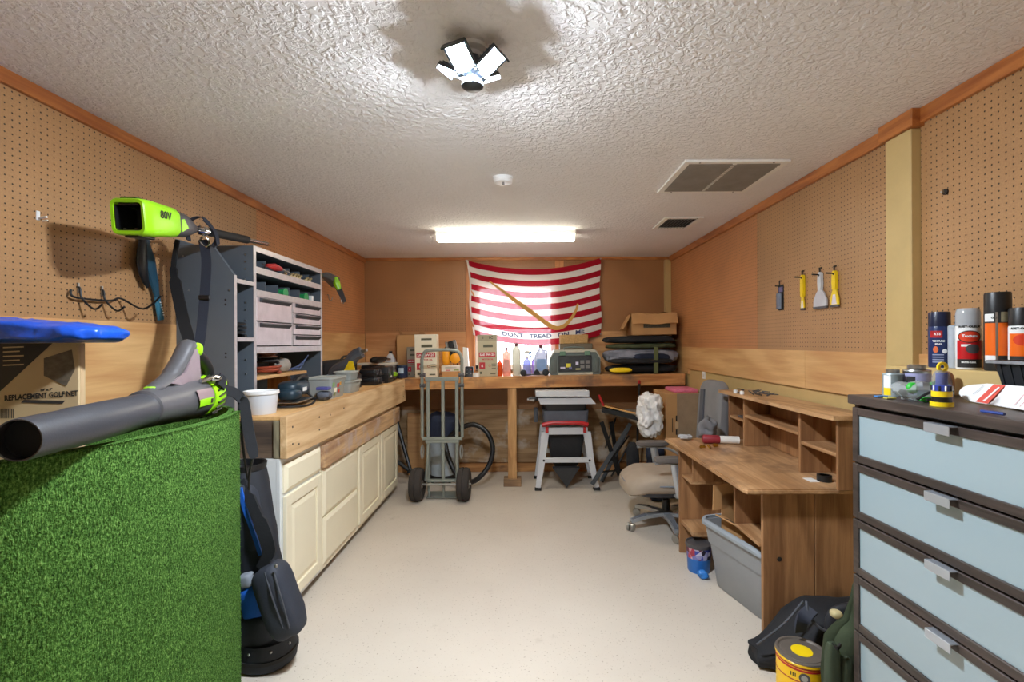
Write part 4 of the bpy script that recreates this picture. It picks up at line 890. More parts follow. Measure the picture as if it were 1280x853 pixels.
# ---- shop vacuum
p = at(553, 590, 5.1); t = thing('shop_vacuum', 'pale canister vacuum with a navy cloth cover and thick black hose behind the hand truck', 'vacuum', (p.x, 5.13, 0))
part('drum', MB().lathe((0, 0, 0), [(.12, .05), (.13, .06), (.155, .40), (.16, .41), (.16, .43)], 28), mat('vac_grey', (176, 188, 196), .4), t)
part('base', MB().lathe((0, 0, 0), [(.14, .03), (.15, .035), (.15, .06), (.13, .075)], 28), M['black'], t)
m = MB(); m.lathe((0, 0, .431), [(.163, 0), (.163, .04), (.13, .1), (.08, .125), (.01, .13)], 28); part('lid', m, M['black'], t)
m = MB(); m.sel((0, -.0, .575), (.165, .15, .15), .55, .6, 26, 16, amp=.03, fr=9, seed=4); part('cover', m, M['navy'], t)
a = [(-.09, -.10), (.09, -.10), (-.09, .1), (.09, .1)]
for q in a: part('caster', MB().lathe((q[0], q[1], .028), [(.005, -.012), (.026, -.012), (.026, .012), (.005, .012)], 14, 'x'), M['black'], t)
hp = [at(560, 548, 5.0), at(575, 536, 4.97), at(592, 531, 4.95), at(608, 540, 4.93), at(616, 560, 4.9), at(611, 582, 4.86), at(598, 598, 4.82), at(585, 603, 4.8) + Vector((0, .05, -.01)), at(570, 592, 4.85), at(560, 570, 4.9), at(556, 552, 4.95)]
hp = spl([Vector((v.x, v.y, max(v.z, .032))) for v in hp], 14); m = MB(); m.tube(hp, [.024 + .003 * (i % 2) for i in range(len(hp))], 12); part('hose', m, M['black'], t, w=True)
# ---- black tripod legs behind cabinet corner
t = thing('tripod', 'black folded tripod legs lying behind the end of the cream cabinets', 'tripod', (at(503, 590, 5.1).x, 5.1, 0))
for a, b in ((at(494, 520, 5.15), at(513, 588, 5.0)), (at(492, 574, 5.0), at(513, 589, 5.0)), (at(488, 540, 5.2), at(495, 588, 5.05))):
    a.z = max(a.z, .03); b.z = max(b.z, .026); part('leg', MB().cyl(a, b, .022, .018, 10), M['black'], t, w=True)
part('foot', MB().lathe(at(512, 589, 5.0) * 1, [(.02, -.02), (.026, -.02), (.026, .015), (.015, .02)], 12), M['rubber'], t, w=True)
solo('plywood_offcut', MB().box((-1.30, 5.33, .0), (-1.08, 5.35, .69), .002), M['ply_x'], 'tan board standing against the far wall behind the black tripod', 'board')
# ---- table saw on stand
Y = 4.78
def sx(px, y=Y): return at(px, 428, y).x
def sz(py, y=Y): return at(708, py, y).z
t = thing('table_saw', 'table saw with light metal top on a white folding stand under the far workbench', 'table saw', (sx(708), 5.0, 0))
LG = mat('saw_light', (206, 208, 212), .4, .2, var=.03); DG = mat('saw_dark', (70, 72, 78), .5, var=.1)
def leg(m, px0, py0, px1, py1, w, y, dy): m.strap([(sx(px0), y, sz(py0)), (sx(px1), y + dy, sz(py1))], w, .022, (1, 0, 0))
for y in (Y, Y + .42):
    m = MB(); m.strap([(sx(681), y, .575), (sx(677), y, .30), (sx(671.5), y - .02, .028)], [.075, .062, .05], .024, (1, 0, 0)); p1 = part('leg', m, LG, t, w=True)
    m = MB(); m.strap([(sx(733), y, .575), (sx(737.5), y, .30), (sx(744.5), y - .02, .028)], [.075, .062, .05], .024, (1, 0, 0)); p2 = part('leg', m, LG, t, w=True)
    for px, pp in ((671.5, p1), (744.5, p2)): m = MB(); m.bc((sx(px), y - .02, .014), (.065, .04, .028), .004); part('foot', m, M['rubber'], pp, w=True)
    m = MB(); m.box((sx(680), y - .013, .55), (sx(734), y + .013, .62), .004); part('top_rail', m, LG, t, w=True)
    m = MB(); m.box((sx(676), y - .0135, .27), (sx(739), y + .0125, .318), .004); part('cross_rail', m, LG, t, w=True)
for px in (679, 736): part('bolt', MB().cyl((sx(px), Y - .015, .294), (sx(px), Y - .02, .294), .011, n=10), M['black'], t, w=True)
m = MB(); m.tube([(sx(677), Y - .02, sz(531)), (sx(690), Y - .03, sz(528)), (sx(725), Y - .03, sz(528.5)), (sx(734), Y - .02, sz(531))], .022, 10); part('red_rail', m, M['red'], t, w=True)
for px in (683, 730): m = MB(); m.bc((sx(px), Y - .025, sz(537)), (.03, .02, .06), .005); part('red_clip', m, M['red'], t, w=True)
m = MB(); m.stack((sx(707), 5.0, 0), [(sz(532), .44, .40, .03), (sz(514), .46, .42, .03)], 5); part('saw_body', m, mat('saw_slate', (88, 94, 104), .5), t, w=True)
m = MB(); m.stack((sx(707), 5.0, 0), [(sz(514) + .001, .40, .40, .02), (sz(505) - .002, .42, .42, .02)], 4); part('motor_case', m, M['black'], t, w=True)
m = MB(); m.prism([(sx(672), sz(497.5)), (sx(738), sz(497.5)), (sx(744), sz(505)), (sx(675), sz(505))], Y - .03, Y + .44, 'y'); part('table', m, LG, t, w=True)
m = MB(); m.box((sx(669), Y - .05, sz(495.5)), (sx(735.5), Y - .02, sz(488)), .003); part('fence', m, LG, t, w=True)
m = MB(); m.box((sx(669), Y - .02, sz(496)), (sx(735.5), Y + .40, sz(489)), .003); part('side_table', m, LG, t, w=True)
m = MB(); m.cyl((sx(661), Y + .05, sz(499)), (sx(672), Y + .05, sz(499)), .022, n=12); part('knob', m, M['black'], t, w=True); m = MB(); m.cyl((sx(659), Y + .05, sz(500)), (sx(668), Y + .03, sz(501)), .014, n=10); part('handle', m, M['steel'], t, w=True)
m = MB(); m.box((sx(667), Y + .1, sz(530)), (sx(672), Y + .16, sz(512)), .004); part('bracket', m, DG, t, w=True)
m = MB(); m.stack((sx(708), 5.0, 0), [(.03, .03, .1, .01), (.26, .30, .24, .03), (.54, .38, .30, .03)], 5); part('dust_bag', m, mat('dust_bag', (34, 34, 36), .8, var=.2, bump=.3, bs=30), t, w=True)
m = MB(); m.rings([[(sx(690), Y + .02, .21), (sx(724), Y + .02, .21), (sx(708), Y + .02, .012)], [(sx(690), Y + .05, .22), (sx(724), Y + .05, .22), (sx(708), Y + .05, .02)]]); part('chute', m, mat('bag_fold', (46, 46, 48), .5), t, w=True)
# ---- folding work stand with tan top
t = thing('folding_stand', 'black crossed leg folding stand with a thin tan board top beside the table saw', 'folding stand', (sx(775), 5.1, 0))
SB_ = mat('stand_black', (13, 13, 14), .55)
for y0, y1, o_ in ((4.68, 4.88, 0), (5.0, 5.2, 12)):
    for a, b in (((740 + o_, 606, y0), (788, 530, y1)), ((752 + o_, 528, y0), (774, 594, y1))):
        p0, p1 = at(*a), at(*b)
        for q in (p0, p1): q.z = max(q.z, .012)
        part('leg', MB().strap([p0, p1], .04, .018, (1, 0, .3)), SB_, t, w=True)
for a, b in (((752, 590, 4.74), (778, 588, 5.0)), ((760, 580, 4.85), (786, 545, 5.1)), ((757, 560, 5.0), (770, 522, 5.15)), ((764, 596, 4.9), (784, 560, 4.95))):
    p0, p1 = at(*a), at(*b); part('brace', MB().cyl(p0, p1, .009, n=8), SB_, t, w=True)
m = MB(); a, b, c, d = at(752, 508, 4.92), at(803, 520, 4.75), at(783, 515, 5.15), at(758, 507, 5.22)
m.rings([[a, b, c, d], [v + Vector((0, 0, .016)) for v in (a, b, c, d)]]); part('top_board', m, mat('stand_tan', (204, 152, 84), .5), t, w=True)
m = MB(); m.rings([[v - Vector((0, 0, .06)) for v in (a, b, c, d)], [v - Vector((0, 0, .012)) for v in (a, b, c, d)]]); part('apron', m, SB_, t, w=True)
q = at(751, 500, 4.9); part('clamp_grip', MB().tube([q + Vector((-.02, 0, .05)), q, q + Vector((.03, 0, -.06))], [.012, .014, .012], 8), M['red'], t, w=True)
# ---- broom handle
q = at(799, 476, 4.88); t = thing('broom_handle', 'dark handle with a red tip leaning under the right end of the far workbench', 'handle', (q.x, 5.3, 0))
a = Vector((q.x, 4.876, at(797, 479, 4.89).z)); b = Vector((q.x + .05, 5.25, .02)); part('pole', MB().cyl(b, a, .0125, n=10), M['black'], t, w=True); part('tip', MB().cyl(a, a + (a - b).normalized() * .03, .014, .01, 10), M['red'], t, w=True)
# ---- dark gear pile, white bag, tall cartons, pink pad
m = MB(); a = at(793, 560, 4.75); m.sel((1.04, 4.62, .25), (.062, .075, .25), .6, .7, 26, 20, amp=.02, fr=8, seed=21, rid=1, zmin=.003); solo('gear_bag', m, M['blackcloth'], 'slumped black bag standing beside the folding stand under the white bag', 'bag', ang=80)
m = MB(); a = at(814, 540, 4.55); m.sel((a.x + .015, 4.47, .26), (.08, .11, .27), .5, .6, 26, 20, amp=.02, fr=8, seed=25, rid=1, zmin=.003); solo('gear_bag', m, M['navy'], 'dark navy bag standing on the floor directly beneath the white crumpled bag', 'bag', ang=80)
m = MB(); a, b = at(797, 490, 4.48), at(828, 546, 4.48); m.sel(((a.x + b.x) / 2, 4.48, (a.z + b.z) / 2 + .0), ((b.x - a.x) / 2, .13, (a.z - b.z) / 2), .7, .75, 72, 56, amp=.045, fr=11, seed=31, rid=1); solo('plastic_bag', m, mat('bag_white', (226, 224, 222), .35, var=.05, bump=1, bs=34), 'crumpled white plastic bag beside the tall brown carton under the far workbench', 'bag', ang=80)
t = thing('cardboard_box', 'tall brown carton standing between the white bag and the grey office chair', 'box', (1.5, 4.72, 0), math.radians(0))
m = MB(); zt = at(850, 492, 4.5).z
m.box((at(832, 500, 4.5).x, 4.5, 0), (XR - .02, 4.92, zt), .003); part('body', m, M['card'], t, w=True)
m = MB(); m.box((XR - .25, 4.498, 0), (XR - .019, 4.4995, zt - .002)); part('dark_front_sheet', m, mat('card_grey', (150, 128, 104), .85), t, w=True)  # darker sheet on the flat front, drawn as the carton's right side
for z0, z1 in ((.62, .75),): m = MB(); m.box((1.385, 4.4975, z0), (1.391, 4.4995, z1)); part('print_line', m, M['ink'], t, w=True)
for z in (.62, .75): m = MB(); m.bc((1.425, 4.498, z), (.012, .003, .05)); part('slot', m, M['ink'], t, w=True)
m = MB(); m.bc((1.428, 4.497, .685), (.03, .002, .06), .0); part('tape_tab', m, mat('tape_tan', (196, 164, 124), .5), t, w=True)
m = MB(); a = at(853, 488, 4.65); m.box((1.42, 4.56, zt), (1.655, 4.85, zt + .035), .012, 2); solo('foam_pad', m, mat('pink_foam', (226, 120, 150), .9, var=.12, vs=40, bump=.5, bs=60), 'flat pink foam pad on top of the tall brown carton', 'pad')
# outlet
p = at(879, 466, 4.48); t = thing('wall_outlet', 'white wall outlet under the plywood strip on the right wall', 'outlet', (XR - .0, 4.48, p.z))
part('plate', MB().box((-.006, -.036, -.058), (0, .036, .058), .002), M['white'], t)
for z in (-.026, .026): part('socket', MB().box((-.0085, -.016, z - .016), (-.006, .016, z + .016), .001), mat('socket_grey', (206, 204, 198), .4), t)
# the far bench falls a little to the left; what stands on it leans with it
for o in COL.objects:
    if not o.parent and o.get('category') and o.location.y > 4.9 and o.location.z > 1.095 and o.location.x > -1.2 and o.name.split('.')[0] not in ('flag', 'folded_chair', 'ceiling_vent', 'tube_light', 'paint_tin', 'workbench') and o.location.z < 1.7:
        o.rotation_euler[1] -= TILT; o.location.z += .0012
# ================================================================ DESK
DW = wood('desk_pine', (188, 146, 104), (146, 104, 66), 'y', .8, .5, knots=1.8, ring=5)
DWZ = wood('desk_pine_upright', (172, 126, 84), (126, 86, 54), 'z', .7, .5, knots=1.6, ring=5)
DWT = wood('desk_top_pine', (202, 160, 116), (160, 118, 78), 'y', .8, .42, knots=2.2, stain=((134, 100, 72), 4.5), ring=6, coat=.15)
t = thing('desk', 'old pine desk with open cubbies and a worn top by the right wall', 'desk', (1.36, 2.9, 0))
zt = .762
m = MB(); m.prism([(1.05, 2.31), (1.062, 2.287), (1.655, 2.285), (1.655, 3.525), (1.03, 3.525)], zt - .026, zt, 'z')
bmesh.ops.bevel(m.bm, geom=[e for e in m.bm.edges if abs(e.verts[0].co.z - e.verts[1].co.z) < 1e-6], offset=.007, segments=2, affect='EDGES'); part('desktop', m, DWT, t, w=True)
PX0, PX1, ZP = 1.165, 1.655, zt - .0265
m = MB(); m.box((PX0, 2.35, 0), (1.418, 2.372, ZP), .002); m.box((1.421, 2.35, 0), (PX1, 2.372, ZP), .002); part('near_side', m, DWZ, t, w=True)
part('far_side', MB().box((1.075, 3.335, 0), (PX1, 3.357, ZP), .002), DWZ, t, w=True)
def desk_board(nm, a, b, mt): part(nm, MB().box(a, b, .002), mt, t, w=True)
desk_board('divider', (1.15, 2.628, .47), (1.64, 2.646, ZP), DWZ)
desk_board('shelf', (1.155, 2.373, .452), (1.64, 2.646, .47), DW)
desk_board('divider', (1.10, 3.142, .55), (1.64, 3.16, ZP), DWZ)
desk_board('shelf', (1.09, 3.142, .532), (1.64, 3.334, .55), DW)
desk_board('shelf', (1.085, 3.10, .205), (1.64, 3.334, .235), DW)
desk_board('back_panel', (1.642, 2.373, .02), (1.655, 3.334, ZP), DWZ)
desk_board('drawer_runner', (1.62, 2.647, .5), (1.641, 3.141, .6), DW)
m = MB(); m.lathe((1.245, 2.3495, .40), [(.012, 0), (.01, -.001)], 12, 'y'); part('knot_hole', m, M['ink'], t, w=True)
# hutch
hu = thing('hutch', 'low pine hutch with open compartments standing on the old pine desk', 'hutch', (1.565, 2.88, zt))
h0, h1 = zt + .0005, 1.096
m = MB(); m.prism([(1.43, 2.30), (1.445, 2.245), (1.658, 2.245), (1.658, 3.50), (1.415, 3.50)], h1, h1 + .02, 'z'); part('top', m, DWT, hu, w=True)
def hb(nm, a, b, mt): part(nm, MB().box(a, b, .002), mt, hu, w=True)
hx0, hx1 = 1.478, 1.648
for y in (2.262, 2.575, 3.228, 3.462): hb('upright', (hx0, y, h0), (hx1, y + .018, h1 - .0005), DWZ)
hb('back_panel', (hx1 + .0005, 2.262, h0), (1.657, 3.48, h1 - .0005), DWZ)
hb('shelf', (hx0 + .004, 2.281, .915), (hx1, 2.574, .932), DW); hb('shelf', (hx0 + .004, 2.594, .958), (hx1, 3.227, .976), DW); hb('shelf', (hx0 + .004, 3.247, .92), (hx1, 3.461, .938), DW)
# things on the desk and hutch
m = MB(); rr = random.Random(5)
for i in range(16):
    x, y = 1.50 + rr.uniform(-.03, .09), 3.16 + rr.uniform(-.14, .14); a = rr.uniform(0, 6.28); z = h1 + .026 + .006 * (i % 3)
    m.cyl((x, y, z), (x + .05 * math.cos(a), y + .05 * math.sin(a), z + rr.uniform(-.004, .02)), .005, .003, 7)
solo('screwdriver_bits', m, M['gun'], 'scattered heap of dark bits and small tools on top of the hutch', 'tool bits', kind='stuff')
for c, s in (((1.44, 3.27, h1 + .0205), 'white stopper among the dark bits on the hutch, nearer the office chair'), ((1.447, 3.19, h1 + .0205), 'white stopper among the dark bits on the hutch, nearer the camera')):
    solo('white_stopper', MB().lathe(c, [(.014, 0), (.014, .016), (.010, .022), (.002, .022)], 14), M['white'], s, 'stopper')
# caulk tube
t = thing('caulk_tube', 'red and white caulk tube lying on the far end of the desk', 'tube', (1.40, 3.33, zt))
a, b = Vector((1.235, 3.33, zt + .031)), Vector((1.475, 3.30, zt + .027)); d = (b - a).normalized()
part('red_sleeve', MB().tube([a, a + d * .01, a + d * .10, a + d * .115], [.024, .03, .029, .025], 20), mat('tube_red', (150, 44, 54), .5), t, w=True)
part('tube', MB().tube([a + d * .112, a + d * .24], [.0255, .0255], 20), M['white_paint'], t, w=True)
m = MB()
for i in range(9):
    x, y = 1.16 + .025 * (i % 4) + .01 * i, 3.18 + .03 * (i // 3); m.cyl((x, y, zt + .008), (x + .03 * math.cos(i * 2.1), y + .03 * math.sin(i * 2.1), zt + .009), .007, .005, 8)
solo('brass_bits', m, mat('brass', (190, 150, 60), .3, .9), 'small loose pile of brass bits on the desk beside the caulk tube', 'bits', kind='stuff')
m = MB(); m.sel((1.16, 3.46, zt + .022), (.05, .045, .018), .7, .8, 24, 12, amp=.012, fr=24, seed=2, rid=1, zmin=zt + .0015); solo('plastic_wrap', m, clear('wrap', (210, 212, 214), .2, .6), 'crumpled clear wrap at the far corner of the desk', 'wrap')
m = MB(); m.lathe((1.51, 2.42, zt + .001), [(.022, 0), (.034, 0), (.034, .03), (.022, .03)], 20, cap=False); m.bm.faces.ensure_lookup_table(); solo('tape_roll', m, M['black'], 'black roll of tape in the near lower compartment of the hutch', 'tape')
m = MB(); m.box((1.49, 3.26, .9385), (1.56, 3.35, .955), .004); solo('small_case', m, M['gun'], 'small dark case on the short shelf at the far end of the hutch', 'case')
m = MB(); m.box((1.43, 2.40, zt + .0005), (1.475, 2.47, zt + .003)); solo('paper_scrap', m, M['white_paint'], 'scrap of white paper on the desk in front of the near hutch compartment', 'paper')

# ================================================================ TOTE, BOX, PAINT CAN UNDER DESK
t = thing('storage_tote', 'large open grey plastic tote pushed under the pine desk', 'tote', (1.325, 2.735, 0), math.radians(14))
TO = mat('tote_grey', (142, 144, 146), .45, var=.03)
m = MB(); m.stack((0, 0, 0), [(0, .26, .41, .05), (.01, .275, .425, .055), (.25, .32, .505, .06), (.255, .335, .52, .06), (.375, .36, .55, .06), (.375, .345, .535, .055), (.02, .255, .405, .045)], 7); part('body', m, TO, t)
m = MB(); m.stack((0, 0, 0), [(.36, .361, .551, .06), (.36, .39, .585, .075), (.378, .395, .59, .078), (.392, .38, .575, .07), (.392, .355, .545, .06), (.362, .3605, .5505, .06)], 8, cap=False); part('rim', m, mat('tote_rim', (150, 158, 166), .4, var=.03), t)
t = thing('cardboard_box', 'open cardboard box standing in the grey tote under the desk', 'box', (1.325, 2.74, .0225), math.radians(14))
m = MB(); w, d, h = .22, .34, .425; e = .005
m.box((-w / 2, -d / 2, 0), (w / 2, d / 2, e)); m.box((-w / 2, -d / 2, e), (-w / 2 + e, d / 2, .40)); m.box((w / 2 - e, -d / 2, e), (w / 2, d / 2, h)); m.box((-w / 2, -d / 2, e), (w / 2, -d / 2 + e, .42)); m.box((-w / 2, d / 2 - e, e), (w / 2, d / 2, .53)); part('body', m, M['card'], t)
m = MB(); m.prism([(-w / 2, .40), (-w / 2 - .055, .417), (-w / 2 - .053, .422), (-w / 2 + .003, .405)], -d / 2 + .06, d / 2 - .02, 'y'); part('flap', m, M['card'], t)
m = MB(); m.prism([(-w / 2 - .06, .44), (-w / 2 + .02, .44), (w / 2, .53), (w / 2, .61), (-w / 2 - .055, .585)], d / 2 - .005, d / 2 - .0, 'y'); part('flap', m, M['card'], t)
m = MB(); m.M = Matrix.Translation((-w / 2 - .028, .04, .4115)) @ Matrix.Rotation(math.radians(17), 4, 'Y'); m.bc((0, 0, .0022), (.04, .12, .001)); lb = part('label', m, M['white'], t)
m = MB(); m.M = Matrix.Translation((-w / 2 - .028, .04, .4115)) @ Matrix.Rotation(math.radians(17), 4, 'Y')
for i in range(9): m.bc((0, -.045 + i * .011, .0032), (.026, .003 + .003 * (i % 3), .0006))
part('barcode', m, M['ink'], t)
# blue paint can with a bag
p = at(871, 722, 3.0); t = thing('paint_bucket', 'small blue and purple printed tub under the far end of the desk', 'bucket', (1.115, 3.085, 0))
m = MB(); m.lathe((0, 0, 0), [(.066, 0), (.068, .004), (.076, .165), (.07, .165), (.064, .01)], 26); part('body', m, mat('bucket_blue', (40, 110, 190), .4, var=.1), t)
def printed(name):
    tt = NT(name); v = tt.n('ShaderNodeTexVoronoi'); v.inputs['Scale'].default_value = 34; tt.l(tt.coords(), v.inputs['Vector'])
    b = tt.bsdf(Roughness=.4); tt.l(tt.ramp(v.outputs['Color'], [(.2, lin((30, 26, 44))), (.45, lin((190, 60, 80))), (.6, lin((220, 214, 226))), (.8, lin((60, 70, 160)))]), b.inputs['Base Color']); return tt.m
part('printed_band', MB().lathe((0, 0, 0), [(.0735, .09), (.0775, .162), (.0765, .162), (.0725, .09)], 26, cap=False), printed('bucket_print'), t)
part('lid', MB().lathe((0, 0, .1655), [(.08, -.008), (.082, 0), (.08, .014), (.074, .014), (.07, .008), (.004, .008)], 26), M['gun'], t)
m = MB(); m.sel((1.10, 2.968, .027), (.036, .028, .027), .8, .8, 24, 14, amp=.01, fr=20, seed=4, rid=1, zmin=.002); solo('blue_bag', m, mat('bag_blue', (40, 120, 200), .35, var=.2), 'small crumpled bright blue bag on the floor in front of the blue tub', 'bag', ang=80)

# ================================================================ OFFICE CHAIR
t = thing('office_chair', 'worn taupe office chair with silver arms and star base behind the desk', 'chair', (1.12, 3.81, 0))
TA = mat('chair_taupe', (164, 148, 130), .9, var=.1, vs=4, bump=.3, bs=160); SV = mat('chair_silver', (186, 190, 194), .35, .6, var=.03); CG = mat('chair_grey', (112, 114, 120), .5)
seat = MB(); seat.sel((-.06, 0, .39), (.29, .265, .075), .55, .5, 36, 14); 
for v in seat.bm.verts:
    if v.co.z > .405: v.co.z -= .02 * max(0, 1 - ((v.co.x + .06) / .2) ** 2 - (v.co.y / .2) ** 2)
    if v.co.x < -.2: v.co.z -= (-.2 - v.co.x) * .35
part('seat', seat, TA, t)
part('seat_piping', MB().tube(spl([(-.30, -.15, .385), (-.335, 0, .38), (-.30, .15, .385), (-.1, .264, .395), (.15, .24, .40), (.22, 0, .40), (.15, -.24, .40), (-.1, -.264, .395)], 6, True), .007, 6, closed=True), CG, t)
m = MB(); m.stack((-.05, 0, 0), [(.285, .36, .34, .08), (.31, .48, .44, .1), (.335, .49, .46, .1)], 6); part('seat_pan', m, mat('seat_pan', (72, 76, 86), .5), t)
m = MB(); m.bc((0, 0, .265), (.2, .14, .045), .01); part('mechanism', m, M['black'], t)
part('gas_post', MB().lathe((0, 0, 0), [(.03, .10), (.03, .22), (.018, .222), (.018, .26)], 18), M['black'], t)
part('hub', MB().lathe((0, 0, 0), [(.03, .07), (.055, .085), (.055, .12), (.035, .135)], 20), CG, t)
for i in range(5):
    a = math.radians(196 + 72 * i); ca, sa = math.cos(a), math.sin(a)
    m = MB(); m.strap([(.04 * ca, .04 * sa, .108), (.18 * ca, .18 * sa, .102), (.31 * ca, .31 * sa, .078)], [.065, .05, .04], .026, (-sa, ca, 0)); lg = part('base_arm', m, SV, t)
    m = MB(); m.strap([(.18 * ca, .18 * sa, .118), (.30 * ca, .30 * sa, .0945)], [.035, .026], .006, (-sa, ca, 0)); part('grip_pad', m, CG, lg)
    q = Vector((.31 * ca, .31 * sa, .031)); m = MB(); b = a + .7
    for s in (-1, 1):
        o = q + Vector((-math.sin(b), math.cos(b), 0)) * .016 * s; m.tube([o - Vector((-math.sin(b), math.cos(b), 0)) * .009, o + Vector((-math.sin(b), math.cos(b), 0)) * .009], .03, 18)
    m.tube([q + Vector((0, 0, .0)), q + Vector((0, 0, .04))], .01, 8); part('caster', m, M['steel'], lg)
for s in (-1, 1):
    y = .285 * s
    m = MB(); m.tube(spl([(.02, .2 * s, .32), (.02, y, .335), (-.0, y, .46), (-.02, y, .57)], 5), .021, 10, flat=1.5, up=(1, 0, 0)); m.tube(spl([(-.16, y, .572), (-.05, y, .578), (.12, y, .55), (.24, y * .95, .47)], 5), .016, 10, flat=.7); a = part('armrest', m, SV, t)
    m = MB(); m.sel((-.03, y, .602), (.14, .045, .024), .5, .6, 24, 8); part('arm_pad', m, mat('arm_pad', (104, 96, 90), .8), a)
m = MB(); m.tube(spl([(.08, 0, .265), (.3, 0, .28), (.36, 0, .42), (.385, 0, .62)], 6), .03, 8, flat=.4, up=(1, 0, 0)); part('back_bar', m, CG, t)
m = MB(); m.sel((.36, 0, .80), (.055, .235, .36), .45, .45, 28, 18)
for v in m.bm.verts: v.co.x += .06 * (v.co.z - .5) + .10 * (v.co.y) ** 2 * -4 * .5
part('backrest', m, mat('back_grey', (128, 126, 126), .9, var=.12, vs=4, bump=.3, bs=160), t)
m = MB(); m.strap([(.30, .06, .52), (.31, .08, .80), (.335, .1, 1.08)], .07, .012, (0, 1, 0)); part('back_stripe', m, mat('back_dark', (86, 86, 92), .9), t)
m = MB(); m.sel((1.30, 3.625, .80), (.07, .09, .04), .8, .8, 18, 10, amp=.02, fr=12, seed=9)
for v in m.bm.verts: v.co.z += .0
# grey bag of clothes beyond desk
solo('grey_rag', MB().sel((1.315, 3.455, zt + .086), (.07, .058, .085), .8, .8, 26, 20, amp=.025, fr=13, seed=14, rid=1, zmin=zt + .0015), mat('jacket_grey', (128, 128, 130), .9, var=.15, bump=.4, bs=40), 'crumpled grey cloth heap at the far corner of the desk beside the red caulk tube', 'cloth', ang=80)

# ================================================================ FLOOR CLUTTER BY THE DRAWERS
t = thing('duffel_bag', 'black nylon duffel bag slumped on the floor against the near side of the desk', 'bag', (1.33, 2.14, 0))
m = MB(); secs = []
for i in range(19):
    s = i / 18; x = 1.04 + .575 * s; k = min(1, max(0, s - .03) * 2.1); hh = .075 + .185 * (k * k * (3 - 2 * k)); ww = .06 + .075 * min(1, s * 3); ring = []
    for j in range(24):
        a = 2 * PI * j / 24; cy, cz = math.cos(a), math.sin(a); cr = noise.noise(Vector((s * 7, cy * 1.5, cz * 1.5)))
        ring.append(Vector((x + .02 * cr, 2.195 + ww * math.copysign(abs(cy) ** .7, cy) + .008 * cr, hh / 2 + .003 + hh / 2 * math.copysign(abs(cz) ** .55, cz) + (.012 * cr if cz > .1 else 0))))
    secs.append(ring)
m.rings(secs); part('body', m, M['blackcloth'], t, w=True, ang=80)
m = MB(); m.sel((1.44, 2.075, .235), (.15, .03, .10), .7, .8, 24, 12, amp=.012, fr=8, seed=3)
for v in m.bm.verts: v.co.y -= .05 * max(0, (.30 - v.co.z)) * 2
part('end_flap', m, mat('nylon_dark', (34, 35, 40), .6, var=.2, bump=.2), t, w=True)
m = MB(); m.tube(spl([at(1008, 752, 2.06), at(1011, 768, 2.03), at(1022, 783, 2.01), at(1036, 790, 2.0), at(1050, 787, 2.0)], 6), .006, 8); part('zip_seam', m, mat('seam_grey', (66, 68, 74), .7), t, w=True)
m = MB(); m.tube(spl([at(946, 806, 2.12), at(968, 790, 2.09), at(985, 775, 2.08), at(1004, 752, 2.09)], 6), .005, 8); part('piping', m, MATS['seam_grey'], t, w=True)
m = MB(); m.strap(spl([at(1000, 790, 2.03), at(1003, 775, 2.02), at(1015, 762, 2.04)], 5), .05, .012, (1, 0, .3)); part('handle', m, mat('nylon_slate', (40, 44, 56), .7), t, w=True)
m = MB(); q = at(1045, 768, 1.99); m.sel(q, (.024, .02, .016), .7, .8, 14, 8, amp=.004, fr=30); part('tab', m, mat('glove_tan', (206, 190, 140), .7), t, w=True, label='pale tan tab')
t = thing('garden_apron', 'olive green pocketed canvas bag hanging against the corner of the dark drawers', 'bag', (1.24, 1.86, 0))
OL = mat('apron_olive', (70, 80, 56), .9, var=.15, bump=.4, bs=60)
m = MB(); m.rings([[Vector((1.205 + .10 * math.cos(a) * k + ox, 1.79 + .05 * math.sin(a) * k2, z)) for a in [2 * PI * j / 18 for j in range(30)]] for z, k, k2, ox in ((.005, .92, 1.1, 0), (.08, 1.0, 1.15, 0), (.16, .96, 1.1, 0), (.24, 1.0, 1.05, 0), (.31, .96, .9, 0), (.37, .9, .75, 0), (.405, .7, .6, .01), (.43, .46, .5, .025), (.47, .36, .42, .03), (.51, .26, .35, .035), (.55, .2, .3, .035), (.58, .1, .2, .035))])
for v in m.bm.verts:
    n_ = .3 - abs(noise.noise(v.co * 13)) * 1.6; v.co.x += n_ * .014; v.co.y += n_ * .016
part('body', m, OL, t, w=True, ang=80)
for dx, z in ((1041, .24), (1058, .19)):
    m = MB(); m.sel((at(dx, 800, 1.735).x, 1.738, z), (.024, .02, .135), .5, .5, 18, 10, amp=.006, fr=16, seed=dx); part('pocket', m, mat('pocket_olive', (58, 68, 48), .9, var=.15, bump=.3, bs=60), t, w=True)
m = MB(); m.strap(spl([(1.105, 1.735, .372), (1.118, 1.722, .366), (1.135, 1.73, .374)], 4), .012, .006, (0, 0, 1)); part('pocket_edge', m, M['black'], t, w=True)
part('drawstring', MB().tube(spl([(1.235, 1.78, .565), (1.228, 1.77, .60), (1.238, 1.775, .615), (1.25, 1.78, .57)], 5), .004, 7), M['black'], t, w=True)
